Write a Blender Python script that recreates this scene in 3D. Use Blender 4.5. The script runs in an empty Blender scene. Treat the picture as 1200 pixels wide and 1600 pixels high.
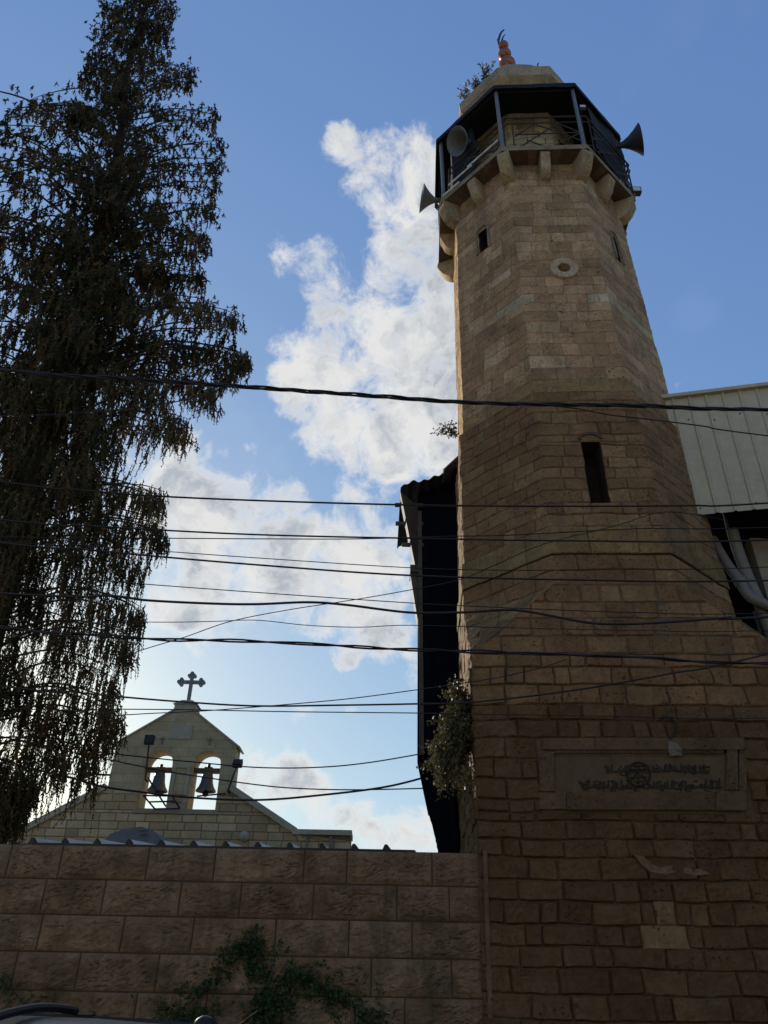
import bpy, bmesh, math, random
from mathutils import Vector, Matrix, Quaternion, noise
PI = math.pi
R = math.radians
scene = bpy.context.scene
col = scene.collection

# ------------------------------------------------------------------ camera
EYE = Vector((0, 0, 1.6)); FOC = 1202.0; PITCH = R(31.5); ROLL = R(1.12)
cam = bpy.data.objects.new('camera', bpy.data.cameras.new('camera'))
cam.data.sensor_fit = 'VERTICAL'; cam.data.sensor_height = 36; cam.data.lens = FOC / 1600 * 36
cam.data.clip_end = 3000
cam.matrix_world = Matrix.Translation(EYE) @ Matrix.Rotation(PI / 2 + PITCH, 4, 'X') @ Matrix.Rotation(ROLL, 4, 'Z')
col.objects.link(cam); scene.camera = cam

def ray(px, py):                       # direction seen at a point of the 1200 x 1600 photograph
    x = (px - 600) / FOC; y = -(py - 800) / FOC
    c, s = math.cos(ROLL), math.sin(ROLL)
    x, y = c * x - s * y, s * x + c * y
    return Vector((x, math.cos(PITCH) - y * math.sin(PITCH), math.sin(PITCH) + y * math.cos(PITCH)))
def at(px, py, Y):                     # the point at depth Y on that line of sight
    d = ray(px, py)
    return EYE + d * (Y / d.y)

# ------------------------------------------------------------------ light
SUN_AZ, SUN_EL = R(-29.0), R(15.5)
scene.view_settings.view_transform = 'Standard'; scene.view_settings.look = 'None'
scene.view_settings.exposure = 1.0; scene.view_settings.gamma = 1
sun_dir = Vector((math.sin(SUN_AZ) * math.cos(SUN_EL), math.cos(SUN_AZ) * math.cos(SUN_EL), math.sin(SUN_EL)))
sl = bpy.data.lights.new('sun', 'SUN'); sl.energy = 3.2; sl.angle = R(0.5); sl.color = (1.0, 0.9, 0.74)
so = bpy.data.objects.new('sun', sl); so.rotation_mode = 'QUATERNION'
so.rotation_quaternion = sun_dir.to_track_quat('Z', 'Y'); so.location = (-20, 30, 30); col.objects.link(so)

world = bpy.data.worlds.new('World'); scene.world = world; world.use_nodes = True
SKY = 0.12
def build_world():
    nt = world.node_tree; nt.nodes.clear(); N = nt.nodes.new; Lk = nt.links.new
    out = N('ShaderNodeOutputWorld'); bg = N('ShaderNodeBackground'); bg.inputs[1].default_value = SKY
    Lk(bg.outputs[0], out.inputs[0])
    sky = N('ShaderNodeTexSky'); sky.sky_type = 'NISHITA'; sky.sun_disc = False
    sky.sun_elevation = SUN_EL; sky.sun_rotation = SUN_AZ; sky.altitude = 50
    sky.air_density = 1.0; sky.dust_density = 0.6; sky.ozone_density = 1.6
    sp = N('ShaderNodeSeparateColor'); hs = N('ShaderNodeCombineColor'); Lk(sky.outputs[0], sp.inputs[0])
    for ch, (k_, g_) in enumerate(((.69, .66), (.95, .58), (1.72, .34))):     # camera-like response of the bright sky
        pw = N('ShaderNodeMath'); pw.operation = 'POWER'; Lk(sp.outputs[ch], pw.inputs[0]); pw.inputs[1].default_value = g_
        ml = N('ShaderNodeMath'); ml.operation = 'MULTIPLY'; Lk(pw.outputs[0], ml.inputs[0]); ml.inputs[1].default_value = k_; Lk(ml.outputs[0], hs.inputs[ch])
    tc = N('ShaderNodeTexCoord'); nrm = N('ShaderNodeVectorMath'); nrm.operation = 'NORMALIZE'
    Lk(tc.outputs['Generated'], nrm.inputs[0]); D = nrm.outputs[0]
    def nz(scale, detail, rough, src=D, off=(0, 0, 0), dist=0.0):
        m = N('ShaderNodeMapping'); m.inputs['Location'].default_value = off; Lk(src, m.inputs[0])
        n = N('ShaderNodeTexNoise'); n.inputs['Scale'].default_value = scale; n.inputs['Detail'].default_value = detail
        n.inputs['Roughness'].default_value = rough; n.inputs['Distortion'].default_value = dist
        Lk(m.outputs[0], n.inputs['Vector']); return n
    def math_(op, a, b=None, clamp=False):
        n = N('ShaderNodeMath'); n.operation = op; n.use_clamp = clamp
        for i, s in enumerate((a, b)):
            if s is None: continue
            if isinstance(s, (int, float)): n.inputs[i].default_value = s
            else: Lk(s, n.inputs[i])
        return n.outputs[0]
    # cloud banks: centres as directions, radii in chord units
    banks = [(518, 218, .022, .9), (545, 240, .032, .9), (572, 275, .042, .95), (612, 232, .026, .8), (655, 262, .045, 1), (630, 300, .05, 1), (570, 318, .032, .8), (625, 360, .045, .95), (665, 400, .065, 1.1), (695, 330, .055, 1),
             (450, 405, .033, .85), (508, 388, .034, .85), (482, 430, .04, .95), (545, 445, .05, 1), (515, 480, .042, .95), (640, 470, .075, 1.15), (600, 540, .09, 1.2), (690, 560, .1, 1.2), (462, 548, .038, .9), (470, 592, .042, .95), (525, 605, .065, 1.1), (450, 625, .03, .8),
             (540, 665, .062, 1.05), (620, 655, .08, 1.15), (695, 690, .065, 1.1), (495, 700, .03, .85), (610, 735, .034, .85), (560, 722, .03, .8), (415, 702, .022, .55), (398, 690, .015, .5), (375, 415, .03, .25),
             (270, 730, .06, 1.05), (330, 765, .06, 1.05), (255, 800, .065, 1.1), (400, 800, .05, 1), (445, 775, .034, .9), (465, 840, .05, 1), (560, 780, .035, .9), (530, 850, .055, 1.05), (600, 850, .055, 1.05), (620, 920, .055, 1.05), (330, 865, .07, 1.1), (420, 900, .07, 1.1), (520, 912, .06, 1.05),
             (270, 930, .055, 1.05), (335, 965, .04, .95), (490, 985, .036, .9), (540, 1030, .026, .8), (615, 1010, .036, .9), (652, 1045, .03, .85), (575, 965, .05, 1), (310, 1020, .02, .6), (300, 950, .04, .9),
             (472, 1208, .03, .95), (430, 1215, .026, .8), (492, 1235, .03, .9), (415, 1255, .045, .9), (375, 1210, .03, .8), (360, 1090, .10, .2), (300, 1180, .08, .25), (560, 1272, .028, .85), (600, 1292, .042, 1), (672, 1288, .036, 1), (650, 1320, .045, 1), (540, 1312, .045, .95), (490, 1290, .05, .7), (478, 1112, .022, .55), (552, 1108, .022, .55), (582, 1152, .02, .4),
             (1060, 605, .032, .85), (-250, 900, .25, .9), (1500, 1150, .2, .7), (1180, 1250, .12, .6), (-300, 1250, .25, .9)]
    # a wandering offset makes the edges ragged
    w1 = nz(11.0, 6, .64); sub = N('ShaderNodeVectorMath'); sub.operation = 'SUBTRACT'; Lk(w1.outputs['Color'], sub.inputs[0]); sub.inputs[1].default_value = (.5, .5, .5)
    scl = N('ShaderNodeVectorMath'); scl.operation = 'SCALE'; Lk(sub.outputs[0], scl.inputs[0]); scl.inputs['Scale'].default_value = .065
    add = N('ShaderNodeVectorMath'); add.operation = 'ADD'; Lk(D, add.inputs[0]); Lk(scl.outputs[0], add.inputs[1]); W = add.outputs[0]
    acc = None
    for px, py, r, a in banks:
        c = ray(px, py).normalized()
        dn = N('ShaderNodeVectorMath'); dn.operation = 'DISTANCE'; Lk(W, dn.inputs[0]); dn.inputs[1].default_value = c
        mr = N('ShaderNodeMapRange'); mr.interpolation_type = 'SMOOTHSTEP'
        mr.inputs['From Min'].default_value = r * 1.55; mr.inputs['From Max'].default_value = 0
        mr.inputs['To Min'].default_value = 0; mr.inputs['To Max'].default_value = min(.97, a * .85)
        Lk(dn.outputs['Value'], mr.inputs['Value'])
        inv = math_('SUBTRACT', 1, mr.outputs[0]); acc = inv if acc is None else math_('MULTIPLY', acc, inv)
    acc = math_('SUBTRACT', 1, acc)
    mid = nz(8.0, 4, .55, W, (5.5, .3, 2.2), .4)
    fine = nz(17.0, 10, .66, D, (3.1, 1.7, .4), .35)
    big = nz(5.0, 3, .5, D, (1.3, 8.1, 2.0))
    # thin veil elsewhere in the sky (behind the camera too)
    veil = N('ShaderNodeMapRange'); veil.inputs['From Min'].default_value = .62; veil.inputs['From Max'].default_value = .9
    veil.inputs['To Max'].default_value = .3; Lk(big.outputs['Fac'], veil.inputs['Value'])
    dens = math_('ADD', math_('ADD', acc, math_('MULTIPLY', math_('SUBTRACT', fine.outputs['Fac'], .5), 2.1)), math_('MULTIPLY', math_('SUBTRACT', mid.outputs['Fac'], .5), 1.3))
    mk = N('ShaderNodeMapRange'); mk.interpolation_type = 'SMOOTHSTEP'
    mk.inputs['From Min'].default_value = .38; mk.inputs['From Max'].default_value = 1.04; Lk(dens, mk.inputs['Value'])
    gate = N('ShaderNodeMapRange'); gate.inputs['From Min'].default_value = .03; gate.inputs['From Max'].default_value = .4; Lk(acc, gate.inputs['Value'])
    mask = math_('MULTIPLY', mk.outputs[0], gate.outputs[0], True)
    mask = math_('MAXIMUM', mask, math_('MULTIPLY', veil.outputs[0], .25))
    # thick parts are greyer, thin rims brighter; towards the sun everything is brighter
    thick = N('ShaderNodeMapRange'); thick.inputs['From Min'].default_value = .68; thick.inputs['From Max'].default_value = 1.08; Lk(dens, thick.inputs['Value'])
    lump = nz(13.0, 8, .62, W, (7.7, 2.2, 5.5), .5)
    lm = N('ShaderNodeMapRange'); lm.inputs['From Min'].default_value = .42; lm.inputs['From Max'].default_value = .60; Lk(lump.outputs['Fac'], lm.inputs['Value'])
    gfac = math_('MULTIPLY', thick.outputs[0], math_('ADD', math_('MULTIPLY', lm.outputs[0], .75), .25), True)
    cc = N('ShaderNodeMix'); cc.data_type = 'RGBA'
    cc.inputs[6].default_value = (.44 / SKY, .435 / SKY, .42 / SKY, 1); cc.inputs[7].default_value = (.225 / SKY, .245 / SKY, .275 / SKY, 1)
    Lk(gfac, cc.inputs[0])
    mx = N('ShaderNodeMix'); mx.data_type = 'RGBA'; Lk(mask, mx.inputs[0]); Lk(hs.outputs[0], mx.inputs[6]); Lk(cc.outputs[2], mx.inputs[7])
    Lk(mx.outputs[2], bg.inputs[0])
build_world()

# ------------------------------------------------------------------ helpers
rnd = random.Random(7)
def tag(o, label=None, cat=None, group=None, kind=None):
    if label: o['label'] = label
    if cat: o['category'] = cat
    if group: o['group'] = group
    if kind: o['kind'] = kind
    return o
def empty(name, loc, label=None, cat=None, group=None):
    o = bpy.data.objects.new(name, None); o.location = loc; o.empty_display_size = .2
    col.objects.link(o); return tag(o, label, cat, group)

class MB:
    """Collects faces in world coordinates; build() links them as one mesh object."""
    def __init__(s): s.v = []; s.f = []; s.c = []
    def face(s, pts, c=(.5, .5, .5)):
        n = len(s.v); s.v += [tuple(p) for p in pts]; s.f.append(tuple(range(n, n + len(pts)))); s.c.append(c)
    def grid(s, P, c=(.5, .5, .5), cf=None):              # P[j][i]
        n = len(s.v); nj, ni = len(P), len(P[0])
        for r in P: s.v += [tuple(p) for p in r]
        for j in range(nj - 1):
            for i in range(ni - 1):
                a = n + j * ni + i; s.f.append((a, a + 1, a + ni + 1, a + ni)); s.c.append(cf(P[j][i], c) if cf else c)
    def hexa(s, b, t, c=(.5, .5, .5)):                    # bottom loop (ccw from above), top loop
        n = len(b)
        s.face(list(reversed(b)), c); s.face(t, c)
        for i in range(n): s.face([b[i], b[(i + 1) % n], t[(i + 1) % n], t[i]], c)
    def box(s, x0, x1, y0, y1, z0, z1, c=(.5, .5, .5)):
        V = Vector
        s.hexa([V((x0, y0, z0)), V((x1, y0, z0)), V((x1, y1, z0)), V((x0, y1, z0))], [V((x0, y0, z1)), V((x1, y0, z1)), V((x1, y1, z1)), V((x0, y1, z1))], c)
    def bar(s, p, q, w, h, up=Vector((0, 0, 1)), c=(.5, .5, .5)):     # a box from p to q
        p, q = Vector(p), Vector(q); d = (q - p).normalized(); r = d.cross(up)
        if r.length < 1e-4: r = d.cross(Vector((0, 1, 0)))
        r.normalize(); u = r.cross(d); r *= w / 2; u *= h / 2
        s.hexa([p - r - u, p + r - u, p + r + u, p - r + u][::-1], [q - r - u, q + r - u, q + r + u, q - r + u][::-1], c)
    def tube(s, pts, rad, n=8, c=(.5, .5, .5), cap=True):
        pts = [Vector(p) for p in pts]; rings = []; prev = None
        for i, p in enumerate(pts):
            d = (pts[min(i + 1, len(pts) - 1)] - pts[max(i - 1, 0)]).normalized()
            a = prev if prev is not None else (Vector((0, 0, 1)) if abs(d.z) < .9 else Vector((1, 0, 0)))
            a = (a - d * a.dot(d)).normalized(); prev = a; b = d.cross(a)
            r = rad[i] if isinstance(rad, (list, tuple)) else rad
            rings.append([p + (a * math.cos(2 * PI * k / n) + b * math.sin(2 * PI * k / n)) * r for k in range(n)])
        base = len(s.v)
        for rg in rings: s.v += [tuple(p) for p in rg]
        for i in range(len(rings) - 1):
            for k in range(n):
                s.f.append((base + i * n + k, base + i * n + (k + 1) % n, base + (i + 1) * n + (k + 1) % n, base + (i + 1) * n + k)); s.c.append(c)
        if cap:
            s.f.append(tuple(base + k for k in range(n))[::-1]); s.c.append(c)
            s.f.append(tuple(base + (len(rings) - 1) * n + k for k in range(n))); s.c.append(c)
    def lathe(s, o, axis, prof, n=16, c=(.5, .5, .5)):    # prof: (distance along the axis, radius)
        o = Vector(o); d = Vector(axis).normalized()
        a = d.cross(Vector((0, 0, 1)) if abs(d.z) < .9 else Vector((1, 0, 0))).normalized(); b = d.cross(a)
        P = [[o + d * t + (a * math.cos(2 * PI * k / n) + b * math.sin(2 * PI * k / n)) * r for k in range(n + 1)] for t, r in prof]
        s.grid(P, c)
    def build(s, name, m, parent=None, origin=None, smooth=False, merge=False):
        o3 = Vector(parent_world(parent)) if parent is not None else Vector(origin if origin is not None else (0, 0, 0))
        me = bpy.data.meshes.new(name)
        me.from_pydata([(x - o3.x, y - o3.y, z - o3.z) for x, y, z in s.v], [], s.f)
        ca = me.color_attributes.new('Col', 'FLOAT_COLOR', 'CORNER'); buf = []
        for f, c in zip(s.f, s.c): buf += [c[0], c[1], c[2], 1.0] * len(f)
        ca.data.foreach_set('color', buf)
        if merge or smooth:
            bm = bmesh.new(); bm.from_mesh(me); bmesh.ops.remove_doubles(bm, verts=bm.verts, dist=1e-4)
            bmesh.ops.recalc_face_normals(bm, faces=bm.faces); bm.to_mesh(me); bm.free()
        if smooth:
            me.polygons.foreach_set('use_smooth', [True] * len(me.polygons))
            try: me.set_sharp_from_angle(angle=R(38))
            except Exception: pass
        me.materials.append(m); me.update()
        ob = bpy.data.objects.new(name, me)
        if parent is not None: ob.parent = parent
        else: ob.location = o3
        col.objects.link(ob); return ob
def parent_world(p):
    v = Vector(p.location)
    while p.parent: p = p.parent; v += p.location
    return v
def spline(pts, n=8):
    pts = [Vector(p) for p in pts]; out = []
    for i in range(len(pts) - 1):
        p0 = pts[max(i - 1, 0)]; p1 = pts[i]; p2 = pts[i + 1]; p3 = pts[min(i + 2, len(pts) - 1)]
        for k in range(n):
            t = k / n
            out.append(.5 * ((2 * p1) + (p2 - p0) * t + (2 * p0 - 5 * p1 + 4 * p2 - p3) * t * t + (3 * p1 - p0 - 3 * p2 + p3) * t ** 3))
    out.append(pts[-1]); return out
def lerp(a, b, t): return a + (b - a) * t
def mixc(a, b, t): return tuple(lerp(x, y, t) for x, y in zip(a, b))
def jit(c, r, k=.12):
    f = 1 + r.uniform(-k, k); return tuple(max(0, x * f * (1 + r.uniform(-k, k) * .25)) for x in c)

# ------------------------------------------------------------------ materials
def mat(name, color=None, rough=.8, metal=0., var=.25, scale=6., bump=.2, bscale=30., attr=False, pits=0., stain=None, spec=.3, streak=None, trans=0., brick=None):
    """Principled; base colour constant or the Col attribute, times layered noise; bump from noise and pits."""
    m = bpy.data.materials.new(name); m.use_nodes = True; nt = m.node_tree; N = nt.nodes.new; Lk = nt.links.new
    b = nt.nodes['Principled BSDF']; b.inputs['Roughness'].default_value = rough; b.inputs['Metallic'].default_value = metal
    b.inputs['Specular IOR Level'].default_value = spec
    tc = N('ShaderNodeTexCoord'); geo = N('ShaderNodeNewGeometry'); P = geo.outputs['Position']
    if attr:
        a = N('ShaderNodeAttribute'); a.attribute_name = 'Col'; base = a.outputs['Color']
    else:
        rgb = N('ShaderNodeRGB'); rgb.outputs[0].default_value = (*color, 1); base = rgb.outputs[0]
    def noise_(s, d=5, r=.6, dist=0., sc=None):
        n = N('ShaderNodeTexNoise'); n.inputs['Scale'].default_value = s; n.inputs['Detail'].default_value = d
        n.inputs['Roughness'].default_value = r; n.inputs['Distortion'].default_value = dist
        if sc:
            mp = N('ShaderNodeMapping'); mp.inputs['Scale'].default_value = sc; Lk(P, mp.inputs[0]); Lk(mp.outputs[0], n.inputs['Vector'])
        else: Lk(P, n.inputs['Vector'])
        return n.outputs['Fac']
    def ramp(v, a, b2, lo, hi):
        mr = N('ShaderNodeMapRange'); mr.inputs['From Min'].default_value = a; mr.inputs['From Max'].default_value = b2
        mr.inputs['To Min'].default_value = lo; mr.inputs['To Max'].default_value = hi; Lk(v, mr.inputs['Value']); return mr.outputs[0]
    def mul(c, v):
        mx = N('ShaderNodeMix'); mx.data_type = 'RGBA'; mx.blend_type = 'MULTIPLY'; mx.inputs[0].default_value = 1; Lk(c, mx.inputs[6])
        cb = N('ShaderNodeCombineColor'); [Lk(v, cb.inputs[i]) for i in range(3)]; Lk(cb.outputs[0], mx.inputs[7]); return mx.outputs[2]
    def mixcol(c, v, colr):
        mx = N('ShaderNodeMix'); mx.data_type = 'RGBA'; Lk(v, mx.inputs[0]); Lk(c, mx.inputs[6]); mx.inputs[7].default_value = (*colr, 1); return mx.outputs[2]
    h = noise_(bscale, 8, .65)
    if var:
        base = mul(base, ramp(noise_(scale, 6, .65), .3, .7, 1 - var, 1 + var))
        base = mul(base, ramp(noise_(scale * 7, 5, .7), .3, .7, 1 - var * .8, 1 + var * .6))
    hh = h
    if stain:
        sc, lo, hi, colr, amt = stain
        base = mixcol(base, ramp(noise_(sc, 7, .68, .4), lo, hi, 0, amt), colr)
    if streak:
        colr, amt = streak
        base = mixcol(base, ramp(noise_(1.0, 5, .6, 0, (7, 7, .8)), .5, .72, 0, amt), colr)
    if pits:
        v = N('ShaderNodeTexVoronoi'); v.inputs['Scale'].default_value = 17; v.feature = 'F1'; Lk(P, v.inputs['Vector'])
        pm = ramp(v.outputs['Distance'], .12, .34, 1, 0); sel = ramp(noise_(2.6, 6, .75), .5, .6, 0, 1)
        mm = N('ShaderNodeMath'); mm.operation = 'MULTIPLY'; Lk(pm, mm.inputs[0]); Lk(sel, mm.inputs[1])
        sm = N('ShaderNodeMath'); sm.operation = 'MULTIPLY_ADD'; Lk(mm.outputs[0], sm.inputs[0]); sm.inputs[1].default_value = -1.5 * pits; Lk(h, sm.inputs[2]); hh = sm.outputs[0]
        base = mixcol(base, ramp(mm.outputs[0], 0, 1, 0, .75 * pits), (.05, .035, .022))
        e1 = ramp(noise_(9, 7, .8, .5), .5, .62, 0, 1); e2 = ramp(noise_(.9, 6, .75, .3), .5, .62, 0, 1); em = N('ShaderNodeMath'); em.operation = 'MULTIPLY'; Lk(e1, em.inputs[0]); Lk(e2, em.inputs[1])
        base = mixcol(base, ramp(em.outputs[0], 0, 1, 0, .62 * pits), (.055, .038, .022))
        base = mul(base, ramp(noise_(26, 4, .75), .3, .7, .78, 1.2))
    if brick:
        sx = N('ShaderNodeSeparateXYZ'); Lk(P, sx.inputs[0]); cb = N('ShaderNodeCombineXYZ'); Lk(sx.outputs[0], cb.inputs[0]); Lk(sx.outputs[2], cb.inputs[1])
        br = N('ShaderNodeTexBrick'); Lk(cb.outputs[0], br.inputs['Vector']); br.inputs['Scale'].default_value = 1; br.inputs['Brick Width'].default_value = brick[0]; br.inputs['Row Height'].default_value = brick[1]
        br.inputs['Mortar Size'].default_value = .012; br.inputs['Mortar Smooth'].default_value = .3
        br.inputs['Color1'].default_value = (1, 1, 1, 1); br.inputs['Color2'].default_value = (.86, .86, .86, 1); br.inputs['Mortar'].default_value = (.68, .66, .62, 1)
        mx = N('ShaderNodeMix'); mx.data_type = 'RGBA'; mx.blend_type = 'MULTIPLY'; mx.inputs[0].default_value = 1; Lk(base, mx.inputs[6]); Lk(br.outputs['Color'], mx.inputs[7]); base = mx.outputs[2]
    Lk(base, b.inputs['Base Color'])
    if bump:
        bp = N('ShaderNodeBump'); bp.inputs['Strength'].default_value = min(1, bump); bp.inputs['Distance'].default_value = .02 * max(1, bump); Lk(hh, bp.inputs['Height']); Lk(bp.outputs[0], b.inputs['Normal'])
    if trans:
        tr = N('ShaderNodeBsdfTranslucent'); Lk(base, tr.inputs[0]); ad = N('ShaderNodeMixShader'); ad.inputs[0].default_value = trans
        out = nt.nodes['Material Output']; Lk(b.outputs[0], ad.inputs[1]); Lk(tr.outputs[0], ad.inputs[2]); Lk(ad.outputs[0], out.inputs[0])
    return m
M = {}
M['stone'] = mat('weathered_limestone', attr=True, rough=.92, var=.24, scale=2.2, bump=.7, bscale=22, pits=1., spec=.1, stain=(1.3, .54, .72, (.10, .072, .045), .5), streak=((.12, .085, .055), .4))
M['mortar'] = mat('lime_mortar', (.125, .092, .055), .95, var=.3, scale=3, bump=.4, bscale=40, spec=.1, stain=(1.4, .5, .7, (.06, .043, .028), .6))
M['cladding'] = mat('split_face_block', attr=True, rough=.93, var=.28, scale=3.2, bump=.8, bscale=18, spec=.12, stain=(1.9, .48, .66, (.050, .036, .022), .7), streak=((.035, .045, .024), .5))
M['joint'] = mat('dark_joint', (.06, .045, .03), .95, var=.2, bump=.2, spec=.1)
M['church'] = mat('church_stone', attr=True, rough=.9, var=.16, scale=1.6, bump=.3, bscale=14, spec=.15, stain=(.8, .55, .8, (.2, .15, .1), .4))
M['cote'] = mat('bell_cote_stone', attr=True, rough=.9, var=.14, scale=1.6, bump=.3, bscale=14, spec=.12, stain=(.9, .55, .8, (.22, .17, .11), .4), brick=(.62, .31))
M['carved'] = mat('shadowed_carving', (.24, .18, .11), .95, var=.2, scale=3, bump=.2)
M['churchjoint'] = mat('brown_church_joint', (.19, .14, .085), .95, var=.2, scale=3, bump=.2)
M['coping'] = mat('pale_coping', (.36, .32, .23), .85, var=.15, scale=2, bump=.2)
M['iron'] = mat('dark_iron', (.028, .027, .027), .55, .3, .3, 12, .15, 60)
M['rust'] = mat('rusty_iron', (.05, .04, .032), .8, .2, .4, 9, .15, 60, stain=(6, .5, .7, (.09, .045, .02), .6))
M['greymetal'] = mat('grey_painted_steel', (.16, .17, .18), .5, .2, .2, 9, .1, 60)
M['zinc'] = mat('galvanised_sheet', (.20, .205, .21), .42, .5, .22, 3, .05, 30, stain=(2.2, .6, .75, (.2, .14, .1), .35))
M['tin'] = mat('cream_cladding_sheet', (.41, .36, .255), .6, .0, .10, 1.6, .04, 20, stain=(1.7, .58, .8, (.34, .30, .22), .5), streak=((.36, .32, .24), .35))
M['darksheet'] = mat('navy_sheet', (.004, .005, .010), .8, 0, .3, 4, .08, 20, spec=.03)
M['shedgrey'] = mat('grey_fibre_sheet', (.075, .07, .06), .8, 0, .25, 4, .2, 30)
M['canopy'] = mat('black_canopy_sheet', (.012, .012, .014), .75, 0, .3, 4, .25, 14)
M['copper'] = mat('copper_balls', (.33, .125, .075), .36, .7, .22, 9, .06, 40, stain=(5, .55, .75, (.12, .05, .03), .6))
M['horn'] = mat('grey_horn_paint', (.13, .135, .13), .5, .1, .15, 7, .05, 30)
M['darkhorn'] = mat('dark_horn_paint', (.045, .045, .06), .5, .1, .25, 7, .05, 30)
M['rubber'] = mat('cable_rubber', (.012, .012, .014), .55, 0, .2, 20, .1, 80)
M['leaf'] = mat('cypress_foliage', attr=True, rough=.75, var=.3, scale=3, bump=0, spec=.1, trans=.10)
M['bushleaf'] = mat('bush_leaf', attr=True, rough=.6, var=.25, scale=8, bump=0, spec=.25, trans=.25)
M['bark'] = mat('tree_bark', (.055, .042, .03), .95, 0, .3, 6, .6, 30, spec=.1)
M['twig'] = mat('dry_twig', (.28, .23, .16), .9, 0, .3, 10, .2, 40)
M['pvc'] = mat('grey_pvc_pipe', (.17, .16, .14), .5, 0, .15, 5, .05, 30, stain=(3, .58, .75, (.14, .12, .09), .5))
M['plaster'] = mat('pale_render', (.27, .25, .20), .9, 0, .14, 1.5, .25, 30, streak=((.22, .19, .14), .4))
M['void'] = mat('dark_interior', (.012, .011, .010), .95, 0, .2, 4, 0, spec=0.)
M['bronze'] = mat('bell_bronze', (.11, .105, .10), .5, .5, .25, 8, .08, 40)
M['ink'] = mat('black_lettering', (.022, .018, .015), .8, 0, .4, 14, .1, 50)
M['tablet'] = mat('inscription_tablet', (.10, .069, .038), .9, 0, .25, 4, .35, 30, stain=(5, .5, .7, (.07, .055, .042), .5))
M['plastic'] = mat('pale_plastic', (.20, .175, .135), .5, 0, .15, 12, .2, 30, trans=.3)
M['asphalt'] = mat('asphalt', (.05, .05, .052), .92, 0, .25, 1.2, .4, 60)
M['pavement'] = mat('concrete_paving', (.26, .25, .23), .9, 0, .2, 1.5, .3, 40)
M['ground'] = mat('dusty_ground', (.24, .20, .14), .95, 0, .25, .4, .3, 20)
M['carpaint'] = mat('grey_car_paint', (.075, .08, .10), .28, .4, .1, 3, 0, 30, spec=.5)
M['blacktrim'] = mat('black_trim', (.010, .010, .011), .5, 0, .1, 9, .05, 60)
M['glass'] = mat('dark_window_glass', (.02, .024, .028), .08, 0, 0, 1, 0, spec=.6)
M['tyre'] = mat('tyre_rubber', (.02, .02, .02), .85, 0, .2, 20, .2, 60)
M['alloy'] = mat('alloy_rim', (.5, .5, .52), .3, .8, .05, 9, 0)
M['redglass'] = mat('red_lamp_glass', (.35, .015, .012), .15, 0, 0, 1, 0, spec=.5)
M['clearlamp'] = mat('clear_lamp_glass', (.6, .62, .64), .12, 0, 0, 1, 0, spec=.5)
M['render'] = mat('limewashed_facade', (.58, .53, .44), .9, 0, .12, .7, .25, 20, streak=((.30, .26, .2), .3))
M['wood'] = mat('brown_wood', (.14, .075, .04), .7, 0, .25, 6, .15, 40)

# ------------------------------------------------------------------ setting: ground, road, pavements
def sheet(name, x0, x1, y0, y1, z, m):
    b = MB(); b.face([(x0, y0, z), (x1, y0, z), (x1, y1, z), (x0, y1, z)]); o = b.build(name, m); o['kind'] = 'structure'; return o
sheet('ground', -900, 900, -900, 900, -.02, M['ground'])
sheet('road', -120, 120, -3.2, 8.2, -.012, M['asphalt'])
b = MB(); b.box(-120, 120, 8.2, 9.68, -.1, .12); tag(b.build('pavement', M['pavement']), kind='structure')
b = MB(); b.box(-120, 120, -4.6, -3.2, -.1, .12); tag(b.build('pavement', M['pavement']), kind='structure')

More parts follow.
